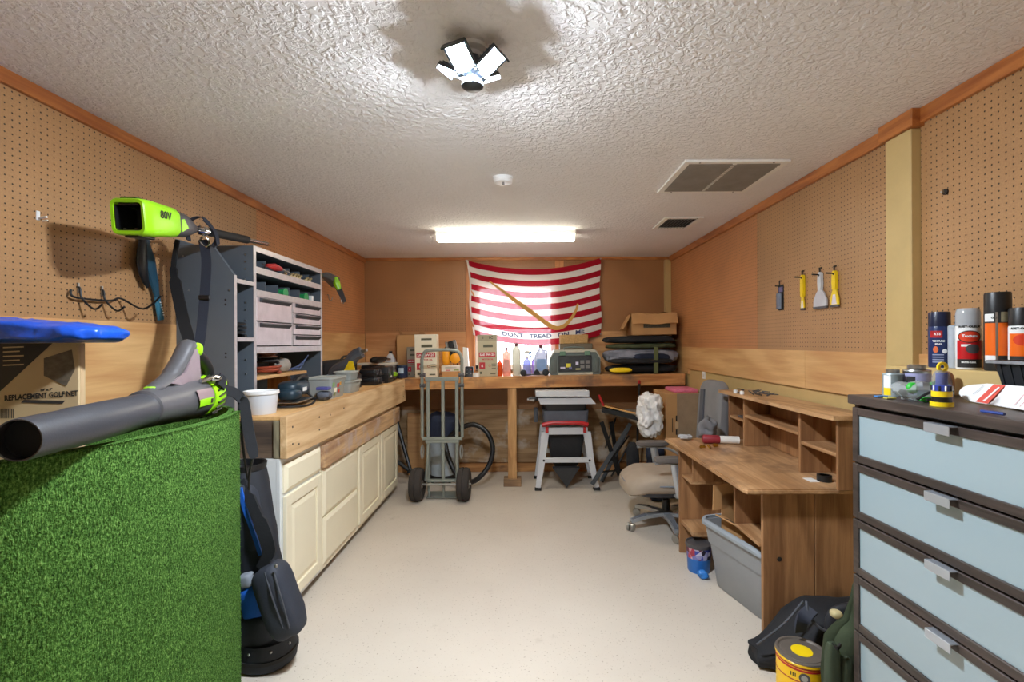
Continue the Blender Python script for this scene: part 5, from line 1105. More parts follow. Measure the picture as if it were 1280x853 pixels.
# yellow can
t = thing('stain_can', 'round yellow metal can with a grey lid in front of the black duffel bag', 'can', (1.13, 1.965, 0))
m = MB(); m.lathe((0, 0, 0), [(.094, 0), (.097, .003), (.097, .008), (.094, .012), (.094, .184), (.0975, .188), (.0975, .194), (.094, .197)], 40); part('body', m, mat('can_yellow', (246, 196, 20), .32, var=.03), t)
m = MB(); m.lathe((0, 0, 0), [(.0945, .168), (.0946, .175), (.094, .176), (.0935, .168)], 40, cap=False); part('red_line', m, M['red'], t)
for z0, z1 in ((.178, .186), (.125, .130)): part('band', MB().lathe((0, 0, 0), [(.0944, z0), (.0944, z1), (.0935, z1), (.0935, z0)], 40, cap=False), mat('can_red', (176, 60, 30), .4), t)
part('lid', MB().lathe((0, 0, 0), [(.094, .1972), (.098, .198), (.096, .203), (.088, .203), (.084, .197), (.078, .196), (.076, .200), (.066, .200), (.004, .200)], 40), mat('lid_grey', (120, 112, 104), .5, .5, var=.15), t)
part('lid_mark', MB().lathe((0, 0, .2003), [(.040, 0), (.040, .0012), (.004, .0012)], 32), M['yellow'], t)
def on_cyl(r, a0): return lambda x, y, z0=0: Vector((r * math.sin(a0 + x / r), -r * math.cos(a0 + x / r), z0 + y))
fn = on_cyl(.0948, -.42)
m = MB()
for rr_, mt in ((.02, 0),): 
    vs = [m.v(fn(.02 * math.cos(a), .02 * math.sin(a), .145)) for a in [2 * PI * j / 20 for j in range(20)]]; m.f(vs)
part('emblem', m, M['gun'], t, smooth=False)
m = MB(); fn2 = on_cyl(.0953, -.42); vs = [m.v(fn2(.012 * math.cos(a), .012 * math.sin(a), .145)) for a in [2 * PI * j / 16 for j in range(16)]]; m.f(vs); part('emblem_centre', m, M['steel'], t, smooth=False)
m = MB(); fn3 = on_cyl(.0948, -.95); [m.f([m.v(fn3(x, z, 0)) for x, z in ((a, .142), (a + .004, .142), (a + .004, .157), (a, .157))]) for a in (0, .008, .016)]; part('print_mark', m, M['ink'], t, smooth=False)

# ================================================================ CHEST OF DRAWERS
CW, CD, CH, NR = .74, .475, 1.28, 6
t = thing('chest_of_drawers', 'tall dark brown chest of six drawers with frosted glass fronts on the right', 'chest of drawers', (1.151, 1.69, 0), math.radians(1.6))
# local frame: x = into the wall, y = towards camera is negative; front face at x=0, far end y=0
EB = wood('espresso_veneer', (74, 62, 56), (46, 38, 34), 'y', 1.2, .42, ring=3, bump=.03)
EBT = wood('espresso_top', (78, 66, 60), (50, 42, 38), 'y', 1.2, .4, ring=3, bump=.03)
part('far_side', MB().box((.012, -.02, .0), (CD, 0, CH - .032), .002), EB, t); part('near_side', MB().box((.012, -CW, .0), (CD, -CW + .02, CH - .032), .002), EB, t)
part('top', MB().box((-.012, -CW - .004, CH - .031), (CD, .004, CH), .003), EBT, t)
part('plinth', MB().box((.02, -CW + .021, .0), (.04, -.021, .07)), EB, t); part('back', MB().box((CD - .012, -CW + .021, .02), (CD - .004, -.021, CH - .034)), EB, t)
part('core', MB().box((.03, -CW + .021, .075), (.05, -.021, CH - .034)), mat('carcass_dark', (30, 26, 24), .6), t)
FG = NT('frosted_glass'); b = FG.bsdf(Roughness=.24); b.inputs['Base Color'].default_value = lin((148, 166, 172)); b.inputs['Coat Weight'].default_value = 1; b.inputs['Coat Roughness'].default_value = .14; b.inputs['Specular IOR Level'].default_value = .6; FG = FG.m
z1 = CH - .040; pitch = (z1 - .07) / NR
for i in range(NR):
    za = .07 + i * pitch + .003; zb = za + pitch - .006; y0, y1 = -CW + .004, -.004; f = .026
    m = MB(); m.box((0, y0, za), (.02, y0 + f, zb), .002); m.box((0, y1 - f, za), (.02, y1, zb), .002); m.box((0, y0 + f, za), (.02, y1 - f, za + f), .002); m.box((0, y0 + f, zb - f), (.02, y1 - f, zb), .002)
    d = part('drawer', m, EB, t)
    part('glass_front', MB().box((.007, y0 + f - .002, za + f - .002), (.012, y1 - f + .002, zb - f + .002)), FG, d)
    yc = -.362; m = MB(); m.box((-.022, yc - .04, zb - .003), (.002, yc + .04, zb + .0), .0008); m.box((-.024, yc - .04, zb - .026), (-.021, yc + .04, zb + .0), .0008); part('handle', m, mat('handle_alu', (190, 196, 204), .3, .7, var=.02), d)
# ---------------------------------------------------------------- on the chest
CT = CH + .0005
def cp(px, py, d): return at(px, py, d)
# ledge for spray cans
ld = solo('ledge_shelf', MB().box((1.475, 1.452, CT), (1.625, 1.96, CT + .088), .003), M['tan_paint'], 'tan painted wooden riser box behind the spray cans at the back of the chest', 'riser')
LT = CT + .0885
def spray(label, x, y, h, r, bodym, capm, hcap, dome=False):
    t = thing('spray_can', label, 'spray can', (x, y, LT))
    part('body', MB().lathe((0, 0, 0), [(r * .94, 0), (r, .004), (r, h - hcap - .012), (r * .97, h - hcap - .006), (r * .9, h - hcap)], 32), bodym, t)
    pf = [(r * .99, h - hcap - .006), (r * .99, h - .006), (r * .93, h), (.003, h)]
    if dome: pf = [(r * 1.0, h - hcap - .006), (r * .98, h - .018), (r * .9, h - .004), (r * .8, h), (.003, h)]
    part('cap', MB().lathe((0, 0, 0), pf, 32), capm, t); return t
def wrap(t, r, a0, z0, z1, x0, x1, mt, nm):
    fn = on_cyl(r, a0); m = MB(); n = max(2, int((x1 - x0) / .004)); g = [[m.v(fn(x0 + (x1 - x0) * i / n, z, 0)) for z in (z0, z1)] for i in range(n + 1)]
    for i in range(n): m.f([g[i][0], g[i + 1][0], g[i + 1][1], g[i][1]])
    return part(nm, m, mt, t)
def cyl_text(t, r, a0, z, s, size, mt, bold=.0005, xs=1):
    fn = on_cyl(r, a0); m = MB(); m.text(s, size, lambda x, y: fn(x, y, z), bold=bold, xs=xs); return part('lettering', m, mt, t, smooth=False)
def cyl_disc(t, r, a0, z, rx, rz, mt, nm):
    fn = on_cyl(r, a0); m = MB(); n = 22; xs = [-rx * math.cos(PI * i / n) for i in range(n + 1)]; cols = [[m.v(fn(x, s * rz * math.sqrt(max(1e-4, 1 - (x / rx) ** 2)), z)) for s in (-1, 1)] for x in xs]
    for a, b in zip(cols, cols[1:]): m.f([a[0], b[0], b[1], a[1]])
    return part(nm, m, mt, t)
AF = -.70        # angle on the can that faces the camera
NV = mat('can_navy', (24, 44, 92), .35, var=.05); OG = mat('can_orange', (236, 104, 14), .35, var=.04)
t = spray('navy blue spray can nearest the wooden post on the riser', 1.545, 1.785, .205, .033, NV, mat('cap_navy', (24, 32, 60), .3), .048)
wrap(t, .0334, AF, .11, .135, -.03, .008, M['red'], 'red_label'); cyl_text(t, .0338, AF - .2, .123, 'RTS', .012, M['white']); cyl_text(t, .0336, AF - .1, .097, 'TEXTURE', .0085, M['white']); cyl_text(t, .0336, AF - .1, .086, 'SPRAY', .007, M['white'])
cyl_disc(t, .0336, AF - .35, .066, .008, .012, M['lime'] if 0 else mat('can_flame', (220, 110, 60), .4), 'flame_mark'); cyl_disc(t, .0336, AF + .45, .06, .008, .008, M['white'], 'round_mark')
for i in range(4): wrap(t, .0335, AF, .018 + i * .009, .022 + i * .009, -.022, .012, mat('can_print', (150, 160, 190), .5), 'print_line')
t = thing('caulk_tube', 'pale grey upright caulk tube between the navy and the white spray cans', 'tube', (1.555, 1.735, LT)); part('tube', MB().lathe((0, 0, 0), [(.017, 0), (.018, .003), (.018, .15), (.012, .155)], 18), mat('tube_grey', (176, 184, 192), .4), t)
t = spray('white and red spray can with a clear cap, second from the wooden post', 1.54, 1.665, .21, .034, M['white'], clear('clear_cap', (206, 210, 214), .12, .6), .055, True)
wrap(t, .0344, AF, .03, .10, -.034, .05, mat('can_crimson', (190, 18, 26), .35), 'red_wrap'); wrap(t, .0346, AF, .006, .035, -.034, .05, M['ink'], 'black_base')
cyl_disc(t, .0347, AF + .1, .112, .034, .021, M['ink'], 'oval_rim'); cyl_disc(t, .0349, AF + .1, .112, .031, .018, mat('oval_red', (214, 60, 30), .35), 'oval'); cyl_text(t, .0352, AF + .1, .114, 'Texture', .013, M['white'])
cyl_text(t, .0347, AF + .1, .146, 'RUST-OLEUM', .0095, M['ink'], .0005, 1.1); wrap(t, .0346, AF, .078, .086, -.02, .006, M['white'], 'white_flash'); cyl_disc(t, .0347, AF + .35, .070, .02, .016, M['gun'], 'picture'); cyl_text(t, .0349, AF, .024, 'MATTE CLEAR', .006, M['white'])
t = spray('tall orange and black spray can with a black cap beside the white one', 1.545, 1.565, .255, .034, M['ink'], M['black'], .062)
wrap(t, .0344, AF, .05, .155, -.04, .055, OG, 'orange_wrap'); wrap(t, .0345, AF, .16, .185, -.04, -.012, M['white'], 'white_panel'); wrap(t, .0345, AF, .158, .19, .005, .045, mat('can_photo', (150, 140, 110), .4, var=.4, vs=60), 'photo_panel'); wrap(t, .0346, AF, .03, .05, -.04, -.005, M['white'], 'white_panel')
cyl_text(t, .0347, AF - .3, .172, 'GAL', .009, M['ink']); wrap(t, .0347, AF, .01, .19, -.008, -.002, M['steel'], 'seam')
t = spray('black and white spray can with a black cap at the right edge of the riser', 1.55, 1.49, .2, .034, M['white'], M['black'], .05)
wrap(t, .0344, AF, .05, .12, -.04, .05, OG, 'orange_wrap'); wrap(t, .0346, AF, .0, .05, -.04, .05, M['ink'], 'black_base'); cyl_disc(t, .0347, AF, .10, .028, .018, mat('oval_red', (214, 60, 30), .35), 'oval'); cyl_text(t, .0347, AF - .2, .135, 'RUST-OLEUM', .009, M['ink'])
# small yellow-white can and silver primer can
def metal_can(label, px, d, r, h, mt, z0=CT):
    p = at(px, 480, d); t = thing('solvent_can', label, 'can', (p.x, d, z0))
    part('body', MB().lathe((0, 0, 0), [(r, 0), (r * 1.02, .002), (r * 1.02, .005), (r, .007), (r, h * .80), (r * 1.02, h * .81), (r * .98, h * .84), (r * .62, h * .87), (r * .6, h * .88)], 30), mt, t)
    part('cap', MB().lathe((0, 0, 0), [(r * .62, h * .875), (r * .68, h * .885), (r * .68, h * .98), (r * .6, h), (.003, h)], 24), M['steel'], t); return t
t = metal_can('small grey can with a white and yellow label near the far corner of the chest', 1116, 1.62, .0285, .092, mat('can_bluegrey', (160, 172, 176), .35, .4))
wrap(t, .0289, -1.25, .0, .03, -.012, .012, M['yellow'], 'yellow_label'); wrap(t, .0289, -1.25, .03, .072, -.012, .012, M['white'], 'white_label')
t = metal_can('larger silver can with a purple grey label behind the green cords on the chest', 1146, 1.60, .038, .108, M['steel'])
wrap(t, .0385, -.5, .01, .08, -.05, .05, mat('label_mauve', (152, 152, 186), .4, var=.15, vs=50), 'label'); wrap(t, .0388, -.9, .03, .07, -.02, .005, M['ink'], 'dark_print')
# crumpled clear pack with green cord
t = thing('cord_pack', 'clear crumpled pack with green and black cord lying before the silver can', 'pack', (at(1150, 488, 1.5).x, 1.5, CT))
m = MB(); m.sel((0, 0, .03), (.075, .05, .03), .9, .9, 26, 14, amp=.022, fr=26, seed=6)
for v in m.bm.verts: v.co.z = max(v.co.z, .001)
part('wrapper', m, clear('crinkle', (226, 230, 230), .08, .3), t)
GR = mat('cord_green', (40, 170, 50), .45)
m = MB(); m.sel((-.04, -.02, .042), (.018, .014, .018), 1, 1, 14, 8); m.sel((-.005, -.045, .009), (.035, .014, .008), .8, .9, 14, 8); part('green_clip', m, GR, t)
m = MB(); m.tube(spl([(-.05, -.05, .01), (-.02, -.055, .03), (.04, -.05, .045), (.075, -.03, .035), (.08, -.02, .012), (.03, -.05, .014), (-.03, -.06, .009)], 6), .004, 7); part('black_cord', m, CORD_K, t)
m = MB(); m.tube(spl([(.0, -.04, .055), (.03, -.035, .06), (.07, -.02, .05), (.09, 0, .03)], 6), .006, 7); part('green_cord', m, mat('cord_pale_green', (110, 170, 110), .45), t)
m = MB(); m.sel((1.43, 1.63, CT + .042), (.024, .02, .042), .7, .7, 16, 10); solo('wood_block', m, mat('brown_pad', (150, 104, 76), .7), 'small brown rounded pad standing between the silver can and the riser', 'pad')
solo('blue_scrap', MB().bc((at(1101, 492, 1.60).x, 1.60, CT + .003), (.035, .02, .005), .001), mat('blue_scrap', (70, 130, 190), .5), 'tiny blue scrap at the far front corner of the chest top', 'scrap')
solo('yellow_scrap', MB().bc((at(1112, 493, 1.55).x, 1.55, CT + .003), (.03, .02, .005), .001), mat('straw', (190, 180, 90), .5), 'tiny straw coloured scrap between the small grey can and the cord pack', 'scrap')
# stacked tape rolls and key
p = at(1185, 505, 1.36); X, Y = p.x, 1.38
def ring(label, z, r, h, mt, nm='tape_roll', cat='tape'):
    m = MB(); m.lathe((X, Y, CT + z), [(r * .6, 0), (r, 0), (r, h), (r * .6, h)], 26, cap=False); bmesh.ops.bridge_loops(m.bm, edges=[e for e in m.bm.edges if e.is_boundary]); return solo(nm, m, mt, label, cat)
ring('flat yellow tape roll at the bottom of the small stack on the chest', 0, .027, .012, M['yellow']); ring('black tape roll between two yellow rolls in the small stack on the chest', .0125, .023, .014, M['black']); ring('upper yellow tape roll under the blue bits in the small stack on the chest', .027, .024, .016, M['yellow'])
t = thing('bit_cup', 'dark blue ribbed bit cup with a yellow ring tag topping the tape stack', 'bit cup', (X, Y, CT + .0435))
m = MB(); m.lathe((0, 0, 0), [(.022, 0), (.022, .016), (.014, .018), (.014, .05), (.012, .052), (.003, .052)], 24)
part('cup', m, mat('bit_blue', (44, 62, 150), .4), t)
for i in range(10): a = i * .628; part('rib', MB().bc((.0222 * math.cos(a), .0222 * math.sin(a), .008), (.004, .004, .014)), M['white'] if i % 2 else M['ink'], t)
m = MB(); m.lathe((.002, 0, .068), [(.008, -.003), (.015, -.003), (.015, .003), (.008, .003)], 20, 'y', cap=False); bmesh.ops.bridge_loops(m.bm, edges=[e for e in m.bm.edges if e.is_boundary]); part('ring_tag', m, M['yellow'], t)
m = MB(); m.sel((0, 0, .03), (.024, .02, .03), .9, .9, 18, 10, amp=.006, fr=40); part('wrapper', m, clear('crinkle2', (226, 230, 234), .1, .14), t)
# paint stir paddles: white card with red bar
t = thing('placard', 'white rounded card with a red band lying on the front of the chest', 'card', (1.30, 1.20, CT), math.radians(0))
a, b = at(1197, 492, 1.30), None
bot = [at(1199, 500, 1.50), at(1235, 508, 1.375), at(1280, 515, 1.262), at(1335, 524, 1.13)]; topc = [at(1201, 483, 1.53), at(1235, 480.5, 1.43), at(1280, 484, 1.315), at(1335, 488, 1.19)]
for v in bot: v.z = CT + .003
def lerpc(c, u):
    px = [0, .27, .60, 1]; i = 0 if u < px[1] else 1 if u < px[2] else 2; return c[i].lerp(c[i + 1], (u - px[i]) / (px[i + 1] - px[i]))
def pc(u, v): return lerpc(bot, u).lerp(lerpc(topc, u), v)
nrm = (pc(.6, 0) - pc(.2, 0)).cross(pc(.4, 1) - pc(.4, 0)).normalized(); nrm = nrm if nrm.x < 0 else -nrm
m = MB(); out = [(u, 0) for u in (.10, .27, .45, .6, .8, 1)] + [(u, 1) for u in (1, .8, .6, .45, .27, .12)] + [(.06, .94), (.02, .8), (0, .6), (0, .4), (.03, .16)]
m.rings([[pc(u, v) + nrm * dz for u, v in out] for dz in (0, .003)]); part('card', m, M['white'], t, w=True, smooth=False)
OFF = nrm * .0042
m = MB(); m.f([m.v(pc(u, v) + OFF) for u, v in ((.17, .02), (.28, .02), (.45, .98), (.34, .98))]); part('red_band', m, mat('card_red', (214, 84, 70), .5), t, w=True, smooth=False)
for i in range(7): m = MB(); u, v = .235 + i * .02, .12 + i * .1; m.f([m.v(pc(a, b) + OFF * 1.25) for a, b in ((u, v), (u + .018, v - .02), (u + .045, v + .12), (u + .03, v + .14))]); part('print_mark', m, M['white'], t, w=True, smooth=False)
for i in range(7): m = MB(); u = .52 + i * .05; m.f([m.v(pc(a, b) + OFF) for a, b in ((u, .1), (u + .007, .1), (u + .107, .68 - .1 * (i % 3)), (u + .1, .68 - .1 * (i % 3)))]); part('print_line', m, mat('card_pink', (206, 160, 160), .6), t, w=True, smooth=False)
m = MB(); m.f([m.v(pc(u, v) + OFF) for u, v in ((.14, .42), (.146, .42), (.24, .9), (.233, .9))]); part('print_line', m, mat('card_grey_ink', (170, 170, 176), .6), t, w=True, smooth=False)
solo('blue_pen', MB().cyl((1.185, 1.245, CT + .005), (1.19, 1.19, CT + .005), .004, n=10), mat('pen_blue', (36, 60, 130), .4), 'short dark blue pen at the front edge of the chest under the white card', 'pen')
# black ribbed tray with black cloth
t = thing('paint_tray', 'black ribbed plastic tray on the chest in front of the orange spray can', 'tray', (1.50, 1.28, CT + .055))
BT = mat('tray_black', (34, 36, 40), .42, var=.1)
m = MB(); m.stack((0, 0, 0), [(0, .22, .26, .03), (.07, .25, .30, .035), (.07, .243, .293, .032), (.004, .213, .253, .028)], 6); part('body', m, BT, t)
m = MB(); m.stack((0, 0, 0), [(.066, .252, .302, .035), (.066, .275, .325, .04), (.074, .275, .325, .04), (.074, .25, .30, .035)], 6, cap=False); part('rim', m, mat('tray_rim', (128, 128, 130), .5, var=.3, vs=50), t)
for i in range(9):
    y = -.11 + i * .0275; m = MB(); m.prism([(-.112, .002), (-.127, .064), (-.121, .064), (-.108, .002)], y - .005, y + .005, 'y'); part('rib', m, BT, t)
for i in range(8):
    x = -.09 + i * .0257; m = MB(); m.M = Matrix.Rotation(math.radians(90), 4, 'Z'); 
    m = MB(); m.prism([(.132, .002), (.152, .064), (.146, .064), (.128, .002)], x - .005, x + .005, 'x'); part('rib', m, BT, t)
solo('tray_stand', MB().box((1.45, 1.19, CT), (1.55, 1.35, CT + .054), .003), M['tan_paint'], 'small painted block under the black ribbed tray', 'block')
m = MB(); m.sheet(lambda u, v: Vector((1.41 + .18 * u, 1.18 + .2 * v, CT + .055 + .082 + .02 * math.sin(u * 9 + 1) * math.sin(v * 4) + .016 * math.sin(v * 11) - .02 * abs(2 * u - 1) ** 3)), 18, 16, .006); solo('black_cloth', m, mat('cloth_char', (44, 44, 46), .8), 'folded charcoal cloth heaped in the black ribbed tray', 'cloth')

# ================================================================ RIGHT WALL TOOLS
XW = XR - .006
def hook_pair(t, y, z):
    part('hook', MB().tube([(0, y, z + .02), (-.012, y, z + .02), (-.012, y, z - .005), (-.05, y + .004, z - .004)], .0045, 8), M['black'], t, w=False)
t = thing('tool_blister', 'dark blister pack of drill bits hanging first from the far wall on the right pegboard', 'blister pack', (XW, at(977, 372, 3.12).y, at(977, 388, 3.12).z))
m = MB(); m.box((-.004, -.033, 0), (-.001, .033, .165), .001); part('backing_card', m, M['ink'], t)
m = MB(); m.stack((-.014, 0, .008), [(0, .02, .05, .008), (.1, .02, .05, .008), (.105, .012, .04, .006)], 4); part('blister', m, mat('blister_grey', (112, 124, 140), .3, .3), t)
m = MB(); m.box((-.0055, -.025, .118), (-.004, .02, .15)); part('print', m, mat('print_mauve', (110, 100, 140), .5, var=.3, vs=60), t)
part('hook', MB().tube([(0, .0, .19), (-.012, 0, .19), (-.012, 0, .155), (-.04, 0, .158)], .004, 8), M['black'], t)
def putty(label, px, pyb, d, hw, hl, bw, bl, hm, bm_, name='putty_knife', lab=None):
    p = at(px, pyb, d); t = thing(name, label, 'putty knife', (XW - .012, d, p.z))
    tot = hl + bl
    m = MB(); m.prism([(-hw * .8, bl), (hw * .8, bl), (hw, bl + hl * .4), (hw * .8, tot - .01), (hw * .4, tot), (-hw * .4, tot), (-hw * .8, tot - .01), (-hw, bl + hl * .4)], -.008, .008, 'x'); part('handle', m, hm, t)
    m = MB(); m.prism([(-bw, 0), (bw, 0), (bw * .98, bl * .45), (bw * .6, bl * .82), (hw * .7, bl + .005), (-hw * .7, bl + .005), (-bw * .6, bl * .82), (-bw * .98, bl * .45)], -.0035, .0035, 'x'); part('blade', m, bm_, t)
    m = MB(); m.box((-.005, -bw, -.004), (.005, bw, .008)); part('edge', m, M['gun'], t)
    part('hole', MB().cyl((-.0085, 0, tot - .018), (.0085, 0, tot - .018), .006, n=10), M['ink'], t)
    if lab: m = MB(); m.prism([(-bw * .6, bl * .12), (bw * .6, bl * .12), (bw * .3, bl * .7), (-bw * .3, bl * .7)], -.0046, -.0037, 'x'); part('label', m, lab, t)
    part('hook', MB().tube([(.012, .006, tot + .025), (.0, .006, tot + .025), (-.0, .004, tot - .014), (-.045, .002, tot - .012)], .0045, 8), M['black'], t); return t
putty('narrow yellow putty knife between the dark blister pack and the grey scraper', 1007, 387, 2.86, .015, .13, .018, .075, M['yellow'], mat('blade_yellow', (240, 206, 40), .4), lab=M['white'])
putty('wide grey white putty knife between two yellow ones on the right pegboard', 1031, 385, 2.69, .016, .10, .06, .10, mat('putty_white', (200, 204, 206), .4), mat('putty_grey', (196, 198, 202), .35, .3))
putty('yellow putty knife with a pale label nearest the wooden post on the right pegboard', 1048, 383, 2.565, .016, .10, .034, .09, M['yellow'], mat('blade_yellow', (240, 206, 40), .4), lab=mat('putty_label', (226, 214, 220), .5))
p = at(1188, 240, 1.9); t = thing('wall_bolt', 'small dark bolt stuck in the right pegboard above the spray cans', 'bolt', (XW, 1.9, p.z)); part('head', MB().lathe((0, 0, 0), [(.012, 0), (.012, -.006), (.004, -.008)], 12, 'x'), M['screw'], t); part('shank', MB().lathe((0, 0, 0), [(.004, -.006), (.004, -.02), (.001, -.02)], 8, 'x'), M['steel'], t)
# ================================================================ ROLL OF ARTIFICIAL TURF
TC, TA_, TB_, TH = Vector((-1.45, 1.55, 0)), .372, .632, 1.20
def turf_mat():
    t = NT('artificial_turf'); co = t.coords()
    n1 = t.noise(co, 170, 3, .7); n2 = t.noise(co, 7, 3, .6); n3 = t.noise(t.coords((260, 260, 90)), 1, 2, .6)
    a = t.n('ShaderNodeMath', operation='ADD'); t.l(n1, a.inputs[0]); t.l(n3, a.inputs[1])
    c = t.ramp(a.outputs[0], [(.0, lin((20, 44, 10))), (.5, lin((72, 112, 44))), (.75, lin((114, 158, 74))), (1, lin((164, 198, 118)))])
    c.node.color_ramp.elements[0].position = .32; c.node.color_ramp.elements[1].position = .49; c.node.color_ramp.elements[2].position = .6; c.node.color_ramp.elements[3].position = .72
    h = t.n('ShaderNodeMath', operation='MULTIPLY'); h.inputs[1].default_value = .5; t.l(a.outputs[0], h.inputs[0]); t.l(h.outputs[0], c.node.inputs[0])
    m2 = t.n('ShaderNodeMix', data_type='RGBA', blend_type='MULTIPLY'); m2.inputs[0].default_value = .5; t.l(c, m2.inputs[6]); t.l(t.ramp(n2, [(.3, (.7, .7, .7, 1)), (.7, (1, 1, 1, 1))]), m2.inputs[7])
    b = t.bsdf(Roughness=.95); b.inputs['Specular IOR Level'].default_value = .15; t.l(m2.outputs[2], b.inputs['Base Color']); t.bump(b, h.outputs[0], 1.0, .012); return t.m
TURF = turf_mat()
t = thing('turf_roll', 'large standing roll of green artificial turf in the left foreground', 'turf roll', (TC.x, TC.y, 0))
m = MB(); n = 150; turns = 1.55; ringsT = []
for i in range(n + 1):
    s = i / n; a = math.radians(200) + 2 * PI * turns * s; k = 1 - .09 * (1 - s); inn = .93 if 0 else 1
    ca, sa = math.cos(a), math.sin(a); th = .016
    o = Vector((TA_ * k * ca, TB_ * k * sa, 0)); nn = Vector((ca / TA_, sa / TB_, 0)).normalized()
    wob = .006 * math.sin(a * 3)
    ringsT.append([o + nn * wob, o + nn * (wob - th), o + nn * (wob - th) + Vector((0, 0, TH)), o + nn * wob + Vector((0, 0, TH))])
vr = [[m.v(p) for p in r] for r in ringsT]
for A_, B_ in zip(vr, vr[1:]):
    for q in range(4): m.f([A_[q], A_[(q + 1) % 4], B_[(q + 1) % 4], B_[q]])
m.f(vr[0]); m.f(list(reversed(vr[-1])))
part('turf', m, TURF, t)
# pile: short blades on the outer face and rim
rr = random.Random(3); m = MB(); bmv = m.bm.verts; bmf = m.bm.faces
def blade(o, nn, L):
    tx = Vector((rr.uniform(-1, 1), rr.uniform(-1, 1), rr.uniform(-1, .6))) * .6; d = (nn + tx).normalized() * L; side = d.cross(Vector((rr.uniform(-1, 1), rr.uniform(-1, 1), rr.uniform(-1, 1)))).normalized() * .0013
    v = [bmv.new(o - side), bmv.new(o + side), bmv.new(o + d)]; bmf.new(v)
for i in range(42000):
    a = rr.uniform(-100, 62); a = math.radians(a); ca, sa = math.cos(a), math.sin(a); nn = Vector((ca / TA_, sa / TB_, 0)).normalized()
    s_ = ((a - math.radians(200)) % (2 * PI)) / (2 * PI * turns); s2 = s_ + 1 / turns
    k = 1 - .09 * (1 - (s2 if s2 <= 1 else s_)); z = TH * rr.random() if rr.random() > .06 else TH - .004 * rr.random()
    blade(Vector((TA_ * k * ca, TB_ * k * sa, z)) + nn * (.006 * math.sin(a * 3) - .001), nn, rr.uniform(.004, .0075))
p_ = part('pile', m, TURF, t, smooth=False); p_['kind'] = 'stuff'
# ---- golf net carton standing inside the roll
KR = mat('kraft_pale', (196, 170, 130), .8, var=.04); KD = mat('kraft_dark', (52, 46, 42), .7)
by, bzt, BW, BD = 1.50, 1.475, .33, .045
RE = Vector((-1.392, by, 0)); th_ = math.radians(22); EX = Vector((math.cos(th_), math.sin(th_), 0)); EN = Vector((math.sin(th_), -math.cos(th_), 0))
t = thing('golf_net_carton', 'tall tan printed carton standing inside the turf roll under the blue bag', 'carton', RE - EX * BW / 2 - EN * BD / 2, th_)
m = MB(); m.box((-BW / 2, -BD / 2, 0), (BW / 2, BD / 2, bzt), .002); part('box', m, KR, t)
def fp(px, py):          # point of the carton's printed face seen at that pixel, in the carton's frame
    o = Vector((0, 0, H)); d = at(px, py, 1.0) - o; k = (RE - o).dot(EN) / d.dot(EN); q = o + d * k
    return ((q - RE).dot(EX) + BW / 2, q.z)
e = -BD / 2 - .0008
def quad(pts, mt, nm, off=0):
    m = MB(); m.f([m.v((max(-BW / 2, min(BW / 2, x)), e - off, min(z, bzt))) for x, z in pts]); return part(nm, m, mt, t, smooth=False)
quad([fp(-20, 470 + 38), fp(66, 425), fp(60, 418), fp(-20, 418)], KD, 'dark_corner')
quad([fp(55, 448), fp(90, 437), fp(94, 462), fp(83, 483), fp(55, 470)], mat('net_print', (104, 92, 76), .7, var=.3, vs=60), 'net_picture', .0004)
for i in range(5): quad([fp(4, 434 + i * 5.5), fp(30 - (i % 2) * 5, 433 + i * 5.5), fp(30 - (i % 2) * 5, 434.6 + i * 5.5), fp(4, 435.6 + i * 5.5)], KR, 'print_line', .0004)
def ftxt(s, size, px, py, mt, bold=.0012, xs=1, off=.0006):
    c = fp(px, py); m = MB(); m.text(s, size, lambda x, y: (c[0] + x, e - off, c[1] + y + x * .045), bold=bold, xs=xs); part('lettering', m, mt, t, smooth=False)
ftxt('REPLACEMENT GOLF NET', .0225, 52.5, 495, M['ink'], .0009, .66)
ftxt("10' x 7'", .010, 58, 487.5, M['ink'], .0006)
quad([fp(26, 503.5), fp(30, 500), fp(82, 501), fp(78, 505)], KD, 'dark_strip', .0003)
for i in range(9): quad([fp(1 + i * 1.9, 511), fp(2 + i * 1.9, 511), fp(2 + i * 1.9, 523), fp(1 + i * 1.9, 523)], M['ink'], 'barcode_bar', .0003)
m = MB(); m.box((BW / 2 - .001, -.012, .4), (BW / 2 + .0006, .012, bzt)); part('tape', m, mat('tape_tan', (196, 164, 124), .5), t)
# ---- blue bag on top
m = MB(); m.sel((-1.545, 1.50, bzt + .034), (.27, .13, .045), .6, .5, 80, 24, amp=.024, fr=10, seed=17, rid=1, zk=.7)
for v in m.bm.verts:
    s = (v.co.x + 1.81) / .53; v.co.z = bzt + .002 + (v.co.z - bzt) * (1.15 - .45 * s); v.co.z = max(v.co.z, bzt + .0005)
solo('blue_bag', m, mat('bag_royal', (24, 84, 200), .28, var=.08, bump=.8, bs=22), 'shiny royal blue plastic bag lying flat on top of the tan golf net carton', 'bag', ang=80)
